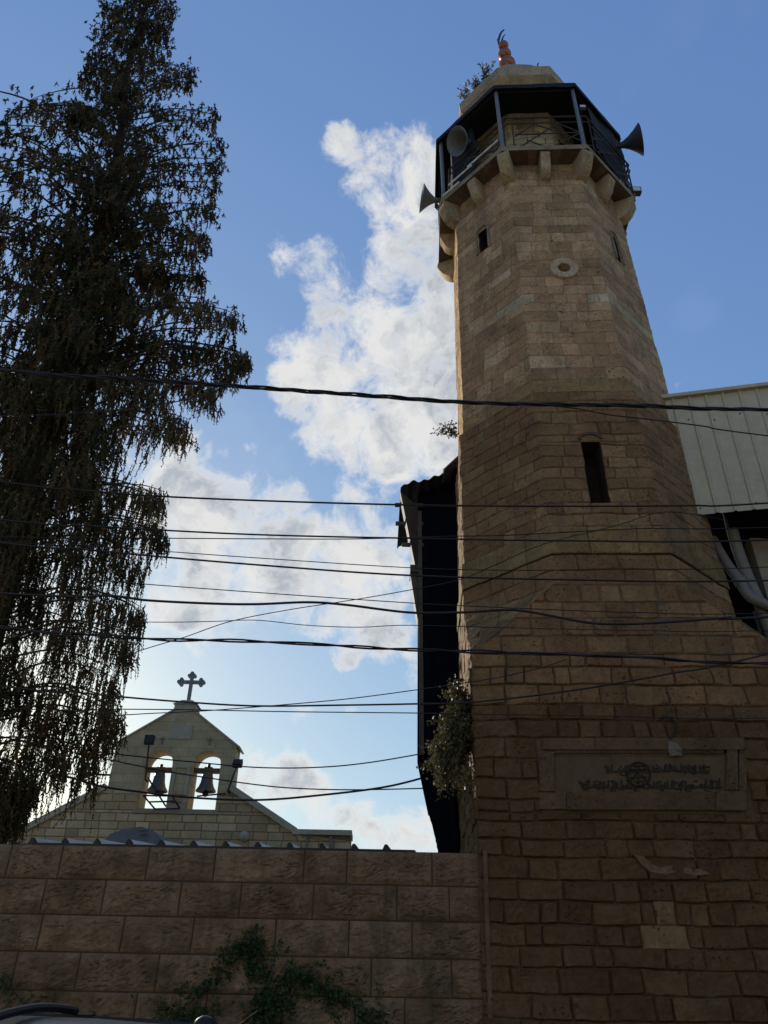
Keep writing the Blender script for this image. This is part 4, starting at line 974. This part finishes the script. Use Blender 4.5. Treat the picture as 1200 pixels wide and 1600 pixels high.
    b.hexa([Vector((xa + sx * .42, Y + .45 + sy * .4, za - .1)) for sx, sy in ((-1, -1), (1, -1), (1, 1), (-1, 1))], [Vector((xa + sx * .38, Y + .45 + sy * .36, za + .22)) for sx, sy in ((-1, -1), (1, -1), (1, 1), (-1, 1))])
    b.hexa([Vector((xa + sx * .46, Y + .45 + sy * .42, za + .22)) for sx, sy in ((-1, -1), (1, -1), (1, 1), (-1, 1))], [Vector((xa + sx * .2, Y + .45 + sy * .2, za + .42)) for sx, sy in ((-1, -1), (1, -1), (1, 1), (-1, 1))])
    b.build('pedestal', M['coping'], ce)
    b = MB(); zc = g(302, 1060).z; ztp = g(303, 1045).z; yy = Y + .45; cl = .055
    b.box(xa - cl, xa + cl, yy - .08, yy + .08, za + .4, ztp - .12); b.box(xa - .38, xa - cl, yy - .078, yy + .078, zc - cl, zc + cl); b.box(xa + cl, xa + .38, yy - .078, yy + .078, zc - cl, zc + cl)
    for tx, tz, dx, dz in ((xa - .38, zc, -1, 0), (xa + .38, zc, 1, 0), (xa, ztp - .12, 0, 1)):
        for ox, oz in ((dx * .08, dz * .08), (dz * .09 - dx * .01, dx * .09 - dz * .01), (-dz * .09 - dx * .01, -dx * .09 - dz * .01)):
            b.lathe((tx + ox, yy - .076, tz + oz), (0, 1, 0), [(0, .001), (0, .074), (.152, .074), (.152, .001)], 14)
    b.build('trefoil_cross', M['greystone'], ce)
    # bell beams
    for x0, x1 in ((lx0, lx1), (rx0, rx1)):
        b = MB(); zz = g(240, 1199).z; b.box(x0 - .03, x1 + .03, Y + .3, Y + .5, zz - .08, zz + .08); b.build('bell_beam', M['wood'], e)
    # steel brackets in front of the openings
    b = MB(); t = lambda x, y: at(x, y, Y - .25)
    for p, q in (((224, 1243), (242, 1264)), ((224, 1243), (290, 1244)), ((231, 1215), (259, 1260)), ((270, 1246), (281, 1263)), ((242, 1264), (281, 1263)), ((234, 1253), (272, 1252)), ((308, 1244), (352, 1240))): b.tube([t(*p), t(*q)], .028, 6)
    b.build('bell_bracket', M['iron'], e)
    # bells
    for cxp, cyp, lab in ((235, 1222, 'bronze bell hanging in the left arch of the church bell cote'), (303, 1222, 'bronze bell hanging in the right arch of the church bell cote')):
        c = at(cxp, cyp, Y + .4); xm = (lx0 + lx1) / 2 if cxp < 260 else (rx0 + rx1) / 2; c.x = xm; be = empty('church_bell', c, lab, 'bell', 'bells of the church bell cote')
        b = MB(); prof = [(t_, r_ * .84) for t_, r_ in ((0, .001), (.0, .12), (-.05, .19), (-.16, .225), (-.38, .255), (-.54, .32), (-.66, .42), (-.70, .43), (-.70, .40), (-.5, .26))]
        b.lathe(c + Vector((0, 0, .38)), (0, 0, 1), prof, 20); b.build('bell_body', M['bronze'], be, smooth=True)
        b = MB(); b.tube([c + Vector((0, 0, .36)), c + Vector((0, 0, .62))], .06, 8); b.box(c.x - .14, c.x + .14, c.y - .06, c.y + .06, c.z + .42, c.z + .52); b.build('headstock', M['iron'], be)
        b = MB(); b.tube([c + Vector((0, 0, .1)), c + Vector((0, 0, -.34))], .03, 8); b.lathe(c + Vector((0, 0, -.50)), (0, 0, 1), [(0, .001), (.03, .08), (.1, .11), (.18, .08), (.22, .02)], 12); b.build('clapper', M['iron'], be)
    # floodlights on arms
    def flood(base_, head, s, label, slope):
        p, q = at(*base_, Y - .35), at(*head, Y - .5); fe = empty('floodlight', p, label, 'floodlight', 'floodlights of the church bell cote'); b = MB(); b.tube([p, q], .03, 6); b.build('arm', M['iron'], fe)
        b = MB(); u = Vector((0, slope, 1)).normalized(); b.bar(q - u * s, q + u * s, .18, .32, Vector((1, 0, 0))); b.build('housing', M['iron'], fe)
        b = MB(); b.bar(p, p + Vector((0, .36, 0)), .05, .05); b.build('bracket', M['iron'], fe)
    flood((227, 1218), (233.5, 1156), .15, 'dark square floodlight on a pole before the left bell arch', .15)
    flood((356, 1236), (371.5, 1193), .13, 'small dark floodlight on a slanting arm right of the bell cote', .9)
    p = at(134, 1209, Y); b = MB(); fe = empty('floodlight', at(170, 1211, Y), 'thin slanting floodlight bracket left of the bell cote beside the tree', 'floodlight', 'floodlights of the church bell cote')
    b.tube([at(172, 1211, Y - .1), at(136, 1209, Y - .3)], .035, 6); b.tube([at(128, 1214, Y - .3), at(144, 1236, Y - .1)], .035, 6); b.build('arm', M['iron'], fe)
    b = MB(); q = at(131, 1211, Y - .3); b.bar(q - Vector((.12, 0, .05)), q + Vector((.12, 0, .05)), .2, .2); b.build('housing', M['iron'], fe)
    # grey tent shaped cover in front of the gable, and round wall lamp
    b = MB(); t = lambda x, y, yy: at(x, y, yy)
    A = [t(150, 1330, 25), t(172, 1303, 25), t(196, 1294.5, 25), t(222, 1291.5, 25), t(240, 1298, 25), t(268, 1330, 25)]; B_ = [p + Vector((0, 2.4, 0)) for p in A]
    b.face(A[::-1]); b.face(B_); b.grid([A, B_]); b.tube([t(218, 1297, 24.95), t(228, 1297, 24.95), t(228, 1303, 24.95), t(219, 1303, 24.95)], .025, 6); 
    tag(b.build('metal_hood', M['hood'], origin=t(210, 1330, 25)), 'grey sheet metal hood shaped like a low tent before the church gable', 'roof hood')
    b = MB(); q = at(382, 1307, Y - .05); b.lathe(q, (0, -1, 0), [(0, .001), (0, .17), (.06, .17), (.12, .13), (.17, .06), (.18, .001)], 18); tag(b.build('wall_lamp', M['coping'], origin=q), 'small round bulkhead lamp on the right of the church gable', 'lamp')
M['greystone'] = mat('grey_cross_stone', (.20, .20, .215), .7, 0, .2, 5, .2, 30)
M['hood'] = mat('weathered_grey_sheet', (.16, .165, .17), .7, .1, .25, 3, .1, 20)
church_all()

# ------------------------------------------------------------------ the tree
def tree():
    YT = 12.6; r = random.Random(101)
    prof = [(278, 0), (278, 24), (308, 100), (309, 134), (341, 179), (353, 244), (343, 300), (340, 340), (328, 395), (300, 425), (318, 450), (285, 478), (345, 495), (380, 508), (396, 569), (345, 634), (300, 690), (235, 735), (262, 795), (260, 848), (231, 906), (226, 983), (212, 1031), (188, 1070), (192, 1137), (163, 1194), (80, 1214), (48, 1262), (34, 1291)]
    XT = at(222, 20, YT).x + .02; ztip = at(212, -14, YT).z
    zr = sorted([(at(x, y, YT).z, at(x, y, YT).x) for x, y in prof])
    def rad_(z):
        if z <= zr[0][0]: return zr[0][1]
        for (z0, a), (z1, b2) in zip(zr[:-1], zr[1:]):
            if z0 <= z <= z1: return lerp(a, b2, (z - z0) / (z1 - z0))
        return zr[-1][1]
    def rad(z): return max(.35, (rad_(z) if z > zr[0][0] else zr[0][1]) - axis(z))
    e = empty('cypress_tree', (XT, YT, 0), 'tall dark weeping cypress with hanging sprays beyond the left of the street wall', 'tree')
    pal = [(.036, .034, .016), (.030, .030, .014), (.048, .040, .018), (.066, .046, .02), (.034, .037, .017), (.085, .058, .027)]
    wood = MB(); lf = MB()
    def axis(z): return lerp(-6.75, -7.15, max(0, min(1, (z - 6) / 12))) if z < 18 else lerp(-7.15, -8.05, (z - 18) / (ztip - 18))
    zl_ = sorted([(at(x, y, YT).z, at(x, y, YT).x) for x, y in ((160, 2), (150, 50), (146, 98), (130, 124), (165, 140), (150, 168), (118, 182), (60, 196), (20, 175), (-60, 190), (-160, 260), (-260, 420), (-330, 700), (-300, 1000), (-250, 1250))])
    def radl(z):
        if z <= zl_[0][0]: x = zl_[0][1]
        else:
            x = zl_[-1][1]
            for (z0, a), (z1, b2) in zip(zl_[:-1], zl_[1:]):
                if z0 <= z <= z1: x = lerp(a, b2, (z - z0) / (z1 - z0)); break
        return max(.35, axis(z) - x)
    trunk = [(axis(z) + .08 * math.sin(z * .7), YT + .1 * math.cos(z * .4), z) for z in [0, 3, 6, 9, 12, 15, 18, 20, 22, 23.5, 25.5, ztip - .1]]
    tl = spline(trunk, 4); wood.tube(tl, [lerp(.42, .02, (p.z / ztip) ** .8) for p in tl], 10)
    def tx(z):
        for p, q in zip(tl[:-1], tl[1:]):
            if p.z <= z <= q.z: return p.lerp(q, (z - p.z) / max(1e-6, q.z - p.z))
        return tl[-1]
    def spray(p, L, pale):
        """a hanging cord of overlapping scale leaves, longer and thinner low in the crown"""
        low = max(0., min(1., (17 - p.z) / 9)); L *= 1 + .7 * low; step = .05
        n = max(4, int(L / step)); d = Vector((r.gauss(0, .22 - .12 * low), r.gauss(0, .22 - .12 * low), -1)).normalized(); c0 = r.choice(pal)
        if pale: c0 = mixc(c0, (.15, .1, .05), .45)
        q = p.copy(); s0 = Quaternion(d, r.uniform(0, 6.28)) @ d.orthogonal().normalized(); wf = lerp(1, .62, low)
        for i in range(n):
            t = i / n; d = (d + Vector((r.gauss(0, .12 - .06 * low), r.gauss(0, .12 - .06 * low), -.06))).normalized(); q = q + d * (L / n)
            w = (.024 + .028 * math.sin(PI * min(1, t * 1.15 + .12))) * r.uniform(.7, 1.35) * wf
            s = Quaternion(d, r.uniform(0, 6.28)) @ d.orthogonal().normalized(); up = -d * max(w * 1.1, step * .75); o = q + s * w * .25
            w2 = w * .42; lf.face([q + up * 1.2, q + s * w2, q - up * 1.5, q - s * w2], jit(c0, r, .2))
            e2 = (d * .75 + s * r.choice((-1, 1)) * r.uniform(.4, .9)).normalized(); x = e2.cross(d).cross(e2).normalized() * w * .40; ll = w * r.uniform(1.7, 2.8); lf.face([q, q + e2 * ll * .5 + x, q + e2 * ll, q + e2 * ll * .5 - x], jit(c0, r, .25))
            s3 = s.cross(d); e3 = (d * .8 + s3 * r.uniform(-.8, .8)).normalized(); x = e3.orthogonal().normalized() * w * .40; lf.face([q, q + e3 * ll * .5 + x, q + e3 * ll, q + e3 * ll * .5 - x], jit(c0, r, .25))
    def branch(p0, az, L, z, droop, hang, dens, rise):
        d = Vector((math.cos(az), math.sin(az), 0)); p1 = p0 + d * L * .45 + Vector((r.gauss(0, .08), r.gauss(0, .08), L * rise)); p2 = p0 + d * L * .8 + Vector((0, 0, L * (rise * 1.25 - droop * .35))); p3 = p0 + d * L + Vector((0, 0, L * (rise * 1.5 - droop * .8)))
        ln = spline([p0, p1, p2, p3], 6); k = len(ln); wood.tube(ln, [lerp(.010 + .006 * L, .004, i / (k - 1)) for i in range(k)], 5, cap=False)
        for i in range(2, k):
            t = i / (k - 1)
            if r.random() < (.42 if z < 7.5 else .28 if z < 10.5 else .2 if z < 18.5 else .58): continue
            for _ in range(dens + (1 if L > 2.6 else 0)):
                side = Vector((-d.y, d.x, 0)) * r.gauss(0, .20 + .05 * L) * (1 - .5 * t); o = ln[i] + side + d * r.uniform(-.14, .14) + Vector((0, 0, r.gauss(.02, .1)))
                spray(o, hang * r.uniform(.45, 1.25), r.random() < .2)
                if r.random() < .5: spray(o + Vector((r.gauss(0, .1), r.gauss(0, .1), r.uniform(-.25, .05))), hang * r.uniform(.4, .9), False)
    z = 3.6
    while z < ztip - .15:
        t = z / ztip; rr_, rl = min(rad(z), rad(z - .5), rad(z + .5)), radl(z); nb = 5 if z < 7.5 or z > 21.5 else 6 if z < 10.5 else 7
        hang = lerp(.78, .30, min(1, t * 1.05)); phase = r.uniform(0, 6.28)
        for k in range(nb):
            az = phase + k * 2 * PI / nb + r.gauss(0, .25); c = math.cos(az)
            Lm = (rr_ * .86 * c * c if c > 0 else rl * c * c) + .72 * min(rr_, rl, 2.4) * (1 - c * c)
            L = max(.22, Lm * r.uniform(.5, 1.0)); rise = lerp(.05, .45, t); droop = lerp(.85, .15, t)
            zz = z - L * (rise * 1.5 - droop * .8) * .9
            branch(tx(max(1.5, min(ztip - .2, zz))), az, L, z, droop, hang, 2, rise)
        z += lerp(.46, .36, t)
    # boughs that reach the outermost tips of the outline
    tips = [(274, 26, 3), (262, 60, 2), (306, 108, 4), (300, 140, 2), (338, 181, 4), (350, 240, 4), (342, 268, 3), (338, 325, 4), (328, 384, 4), (310, 412, 2), (320, 447, 4), (278, 470, 3), (340, 500, 3), (374, 512, 5), (392, 566, 6), (370, 590, 4), (343, 632, 5), (300, 680, 4), (256, 794, 4), (260, 842, 4), (228, 905, 3), (222, 975, 4), (210, 1030, 3), (188, 1070, 2), (190, 1135, 4), (160, 1190, 3), (110, 1205, 2), (60, 1235, 3), (40, 1262, 3), (20, 1255, 3),
            (158, 10, 2), (150, 55, 3), (142, 98, 3), (130, 125, 3), (134, 172, 3), (106, 187, 3), (68, 192, 3), (20, 175, 3), (44, 158, 2)]
    for px, py, n in tips:
        for k in range(n):
            p = at(px + r.gauss(-2, 3), py + r.gauss(0, 9) - (4 if py > 400 else -2), YT + r.uniform(-.9, .9)); p.z += .12
            t = p.z / ztip; ax_ = axis(p.z); hd = math.hypot(p.x - ax_, p.y - YT); up_ = lerp(-.12, .55, t)
            q = tx(max(1.5, min(ztip - .2, p.z - hd * up_))); d = p - q; L = math.hypot(d.x, d.y); dd = Vector((d.x, d.y, 0)).normalized()
            ln = spline([q, q + d * .45 + Vector((0, 0, .16 * L)), q + d * .8 + Vector((0, 0, .10 * L)), p], 8); kk = len(ln)
            wood.tube(ln, [lerp(.010 + .006 * L, .004, i / (kk - 1)) for i in range(kk)], 5, cap=False)
            hang = lerp(.8, .26, min(1, t * 1.05))
            for i in range(kk // 3, kk):
                for _ in range(2 if i < kk - 5 else 3):
                    if r.random() < .18: continue
                    o = ln[i] + Vector((-dd.y, dd.x, 0)) * r.gauss(0, .13) + dd * r.uniform(-.1, .06) + Vector((0, 0, r.gauss(0, .05)))
                    spray(o, hang * r.uniform(.35, 1.0) * (.65 if i > kk - 4 else 1), r.random() < .25)
    for i in range(10):
        zz = ztip - r.uniform(0, .8); branch(tx(zz), r.uniform(0, 6.28), r.uniform(.15, .45), zz, .1, .2, 1, .7)
    lf.build('crown', M['leaf'], e); wood.build('trunk', M['bark'], e)
    print('tree faces', len(lf.f))
tree()

# ------------------------------------------------------------------ overhead cables
CG = 'overhead cables crossing the street'
def cable(pts, Y, rad, label, twist=0, ext=True):
    P = [at(x, y, Y + (dy if False else 0)) for x, y in pts for dy in (0,)]
    if ext:
        if pts[0][0] <= 5: d = (P[0] - P[1]).normalized(); P.insert(0, P[0] + d * 6 + Vector((0, 0, .25)))
        if pts[-1][0] >= 1195: d = (P[-1] - P[-2]).normalized(); P.append(P[-1] + d * 5 + Vector((0, 0, .2)))
    L = spline(P, 10); b = MB()
    if twist:
        for s in range(twist):
            q = []; acc = 0
            for i, p in enumerate(L):
                if i: acc += (p - L[i - 1]).length
                a = acc * 5.5 + s * 2 * PI / twist; q.append(p + Vector((0, math.cos(a), math.sin(a))) * rad * .95 + Vector((0, 0, .012 * noise.noise(Vector((acc * 2, s, 0))))))
            b.tube(q, rad * .85, 6)
    else: b.tube(L, rad, 6)
    tag(b.build('overhead_cable', M['rubber'], origin=P[0], smooth=True), label, 'cable', CG)
cable([(0, 578), (200, 592), (420, 607), (600, 620), (712, 628), (850, 632), (1000, 634), (1200, 640)], 7.0, .016, 'thick twisted bundle of black cables, the highest across the tree and minaret', 3)
cable([(700, 628), (800, 631), (890, 637), (950, 648), (1020, 656), (1100, 666), (1200, 681)], 7.05, .008, 'thin wire dropping away below the thick twisted bundle on the right')
cable([(0, 650), (130, 644), (240, 634), (320, 617), (352, 606)], 7.05, .007, 'thin wire leaving the thick twisted bundle towards the tree')
cable([(0, 752), (110, 764), (225, 774), (400, 782), (640, 789), (850, 791), (1075, 790), (1200, 786)], 7.4, .012, 'black cable crossing just below the slit window of the minaret')
cable([(0, 812), (130, 821), (265, 829), (420, 836), (640, 841), (900, 845), (1200, 844)], 7.4, .011, 'upper of two close cables crossing below the slit window')
cable([(0, 838), (130, 840), (265, 841), (420, 842), (560, 842), (700, 838), (800, 836), (1000, 826), (1200, 824)], 7.9, .007, 'lower thin one of two close cables below the slit window')
cable([(0, 846), (130, 852), (265, 862), (420, 873), (640, 887), (800, 891), (1000, 889), (1200, 886)], 8.1, .006, 'thin wire passing midway between the slit window and the corner slopes')
cable([(0, 848), (120, 857), (230, 868), (420, 884), (640, 899), (900, 906), (1200, 907)], 7.2, .011, 'black cable crossing behind the end of the two drain pipes')
cable([(0, 898), (120, 904), (230, 913), (420, 927), (640, 942), (800, 950), (1000, 957), (1200, 958)], 8.0, .006, 'thin wire running close above the sagging wavy cable')
cable([(0, 927), (170, 931), (230, 938), (330, 943), (400, 944), (480, 941), (540, 945), (640, 957), (720, 957), (800, 953), (860, 962), (920, 973), (980, 975), (1060, 971), (1140, 965), (1200, 964)], 6.8, .013, 'wavy thick black cable that dips in front of the minaret')
cable([(180, 1030), (230, 1013), (290, 995), (360, 971), (450, 953), (560, 936), (650, 920), (720, 905), (780, 880), (850, 850), (960, 822), (1040, 800), (1130, 812)], 8.6, .006, 'thin slanting wire rising from the tree to the right building')
cable([(0, 968), (230, 972), (330, 971), (400, 969), (480, 977), (560, 980), (640, 977), (800, 981), (1000, 985), (1200, 985)], 8.2, .005, 'thin wavy wire between the two thickest lower cables')
cable([(0, 980), (120, 990), (230, 998), (420, 1003), (640, 1015), (800, 1020), (1000, 1027), (1200, 1037)], 6.9, .011, 'black cable crossing the minaret at the corner slopes', 2)
cable([(0, 1072), (100, 1080), (180, 1088), (290, 1097), (400, 1103), (520, 1102), (640, 1100), (740, 1097), (900, 1078), (1050, 1052), (1200, 1022)], 7.3, .009, 'cable passing just over the church cross base and rising right')
cable([(0, 1106), (180, 1108), (300, 1109), (450, 1112), (640, 1114), (760, 1116), (950, 1119), (1200, 1122)], 8.3, .006, 'thin level wire just below the church cross base')
cable([(150, 1120), (230, 1115), (330, 1110), (480, 1098), (560, 1090), (650, 1078), (720, 1068), (790, 1056), (850, 1042), (885, 1030)], 8.7, .006, 'thin wire slanting up past the hanging shrub to the minaret')
cable([(0, 1160), (100, 1169), (171, 1177), (225, 1183), (296, 1190), (400, 1199), (495, 1199), (580, 1191), (690, 1172)], 17.5, .014, 'thin wire crossing the tops of the bell arches')
cable([(0, 1150), (100, 1172), (171, 1187), (233, 1200), (296, 1211), (400, 1226), (468, 1232), (560, 1234), (690, 1231)], 18, .014, 'thin wire crossing the middle of both bell arches')
cable([(0, 1186), (60, 1203), (110, 1215), (160, 1229), (217, 1237), (296, 1246), (400, 1250), (495, 1243), (605, 1229), (690, 1207)], 17, .022, 'lowest black cable, sagging across the bottom of the bells')

# ------------------------------------------------------------------ parked car, only its roof in view
def car():
    e = empty('parked_car', (-2.7, 4.5, 0), 'grey parked car with dark roof rails, only its roof above the bottom edge', 'car')
    Yc = 4.42
    # sections along X: (x, z_sill, z_belt, half width)
    secs = [(-4.75, .45, .62, .62), (-4.6, .28, .78, .78), (-4.1, .22, .88, .86), (-3.5, .22, .95, .88), (-2.5, .22, .96, .89), (-1.4, .22, .98, .88), (-.75, .24, 1.0, .85), (-.48, .32, .92, .78), (-.40, .45, .66, .7)]
    b = MB(); rows = []
    for x, z0, z1, w in secs:
        ring = [(-w * .92, z0), (-w, lerp(z0, z1, .35)), (-w * .99, lerp(z0, z1, .75)), (-w * .93, z1), (0, z1 + .03), (w * .93, z1), (w * .99, lerp(z0, z1, .75)), (w, lerp(z0, z1, .35)), (w * .92, z0), (0, z0 - .02), (-w * .92, z0)]
        rows.append([Vector((x, Yc + y, z)) for y, z in ring])
    b.grid(rows); b.face(rows[0][:-1]); b.face(rows[-1][:-1][::-1]); b.build('body', M['carpaint'], e, smooth=True)
    # roof panel, domed, and pillars
    b = MB(); rows = []
    for x, z, w in ((-3.05, 1.36, .52), (-2.9, 1.41, .55), (-2.5, 1.452, .57), (-1.9, 1.47, .58), (-1.4, 1.462, .57), (-1.0, 1.44, .56), (-.84, 1.418, .54), (-.72, 1.37, .52)):
        rows.append([Vector((x, Yc + w * t, z - .05 * abs(t) ** 2.4)) for t in (-1, -.9, -.7, -.4, 0, .4, .7, .9, 1)])
    b.grid(rows); b.grid([[p - Vector((0, 0, .03)) for p in rw] for rw in rows]); b.build('roof', M['carpaint'], e, smooth=True)
    gl = MB()
    T_ = [(-3.05, .52, 1.33), (-.72, .52, 1.34)]; Bt = [(-3.75, .8, .96), (-.5, .76, .95)]
    for s in (-1, 1):
        gl.face([(Bt[0][0], Yc + s * .8, .97), (Bt[1][0], Yc + s * .76, .99), (T_[1][0], Yc + s * .52, 1.335), (-2.9, Yc + s * .545, 1.345), (T_[0][0], Yc + s * .52, 1.31)])
    gl.build('side_window', M['glass'], e)
    b = MB(); b.face([(-3.75, Yc - .8, .97), (-3.75, Yc + .8, .97), (-3.05, Yc + .52, 1.32), (-3.05, Yc - .52, 1.32)]); b.build('windscreen', M['glass'], e)
    b = MB(); b.face([(-.5, Yc - .76, .99), (-.5, Yc + .76, .99), (-.72, Yc + .52, 1.335), (-.72, Yc - .52, 1.335)]); b.build('rear_window', M['glass'], e)
    b = MB()
    for s in (-1, 1):
        for x0, x1 in ((-3.78, -3.06), (-2.2, -2.1), (-.47, -.74)): b = MB(); b.bar((x0, Yc + s * .8, .96), (x1, Yc + s * .53, 1.34), .07, .05); b.build('pillar', M['carpaint'], e)
    for s in (-1, 1):
        b = MB(); b.tube(spline([(-2.95, Yc + s * .55, 1.35), (-2.8, Yc + s * .57, 1.408), (-1.9, Yc + s * .58, 1.436), (-1.2, Yc + s * .57, 1.424), (-.9, Yc + s * .555, 1.402), (-.76, Yc + s * .54, 1.38)], 6), .022, 8); b.build('roof_rail', M['blacktrim'], e, smooth=True)
    for x in (-1.62, -.93):
        b = MB(); b.tube(spline([(x - .08, Yc + .6, 1.41), (x - .06, Yc + .58, 1.462), (x, Yc + .56, 1.478), (x, Yc, 1.505), (x, Yc - .56, 1.472), (x, Yc - .6, 1.42)], 5), .02, 8)
        b.box(x - .1, x + .09, Yc + .54, Yc + .64, 1.40, 1.462); b.box(x - .1, x + .09, Yc - .64, Yc - .54, 1.40, 1.45); 
        if x < -1.5: b.build('roof_bar', M['blacktrim'], e)
    b = MB(); b.lathe((-.9, Yc + .5, 1.42), (0, 0, 1), [(-.02, .06), (.015, .058), (.035, .045), (.048, .02), (.05, .001)], 16); b.build('antenna_base', M['blacktrim'], e, smooth=True)
    b = MB(); b.tube([at(371, 1594, 4.9), at(404, 1569, 4.9)], .006, 6); b.build('antenna', M['blacktrim'], e)
    for x in (-3.95, -1.2):
        for s in (-1, 1):
            w = empty('wheel', Vector((x, Yc + s * .8, .31)) - e.location); w.parent = e; c = Vector((x, Yc + s * .74, .31)); ax = Vector((0, s, 0))
            b = MB(); b.lathe(c, ax, [(0, .2), (0, .3), (.03, .315), (.16, .315), (.19, .3), (.19, .2)], 28); b.build('tyre', M['tyre'], w, smooth=True)
            b = MB(); b.lathe(c, ax, [(.17, .21), (.185, .2), (.15, .17), (.14, .06), (.17, .05), (.175, .001)], 20)
            for k in range(5): t = k * 2 * PI / 5; b.bar(c + ax * .165 + Vector((math.cos(t), 0, math.sin(t))) * .04, c + ax * .165 + Vector((math.cos(t), 0, math.sin(t))) * .2, .05, .03, ax)
            b.build('rim', M['alloy'], w)
    for s in (-1, 1):
        b = MB(); b.box(-.46, -.37, Yc + s * .62 - .1, Yc + s * .62 + .1, .68, .88); b.build('tail_light', M['redglass'], e)
        b = MB(); b.box(-4.74, -4.62, Yc + s * .58 - .14, Yc + s * .58 + .14, .58, .7); b.build('headlight', M['clearlamp'], e)
        b = MB(); b.box(-3.55, -3.4, Yc + s * .98 - .09, Yc + s * .98 + .09, .97, 1.1); b.build('mirror', M['carpaint'], e)
    e.scale = (1, 1, .979)
car()

# ------------------------------------------------------------------ building across the street (unseen behind the viewer; added to shade and light the lower tower)
def opposite():
    e = empty('unseen_house', (0, -5.2, 0), 'limewashed flat roofed house on the near side of the street', 'house')
    b = MB(); b.box(-16, 16, -10, -4.7, 0, 10.2); b.build('wall', M['render'], e)
    b = MB(); b.box(-16.1, 16.1, -10.1, -4.6, 10.2, 10.5); b.build('parapet', M['coping'], e)
    for i in range(7):
        for z in (1.6, 4.8):
            x = -13 + i * 4.2; w = empty('window', Vector((x, -4.69, z)) - e.location); w.parent = e
            b = MB(); b.box(x - .6, x + .6, -4.72, -4.67, z, z + 1.5); b.build('pane', M['glass'], w)
            b = MB(); b.box(x - .7, x + .7, -4.72, -4.6, z - .1, z - .003); b.build('sill', M['coping'], w)
    b = MB(); b.box(1, 2.1, -4.72, -4.66, .12, 2.3); b.build('door', M['wood'], e)
opposite()
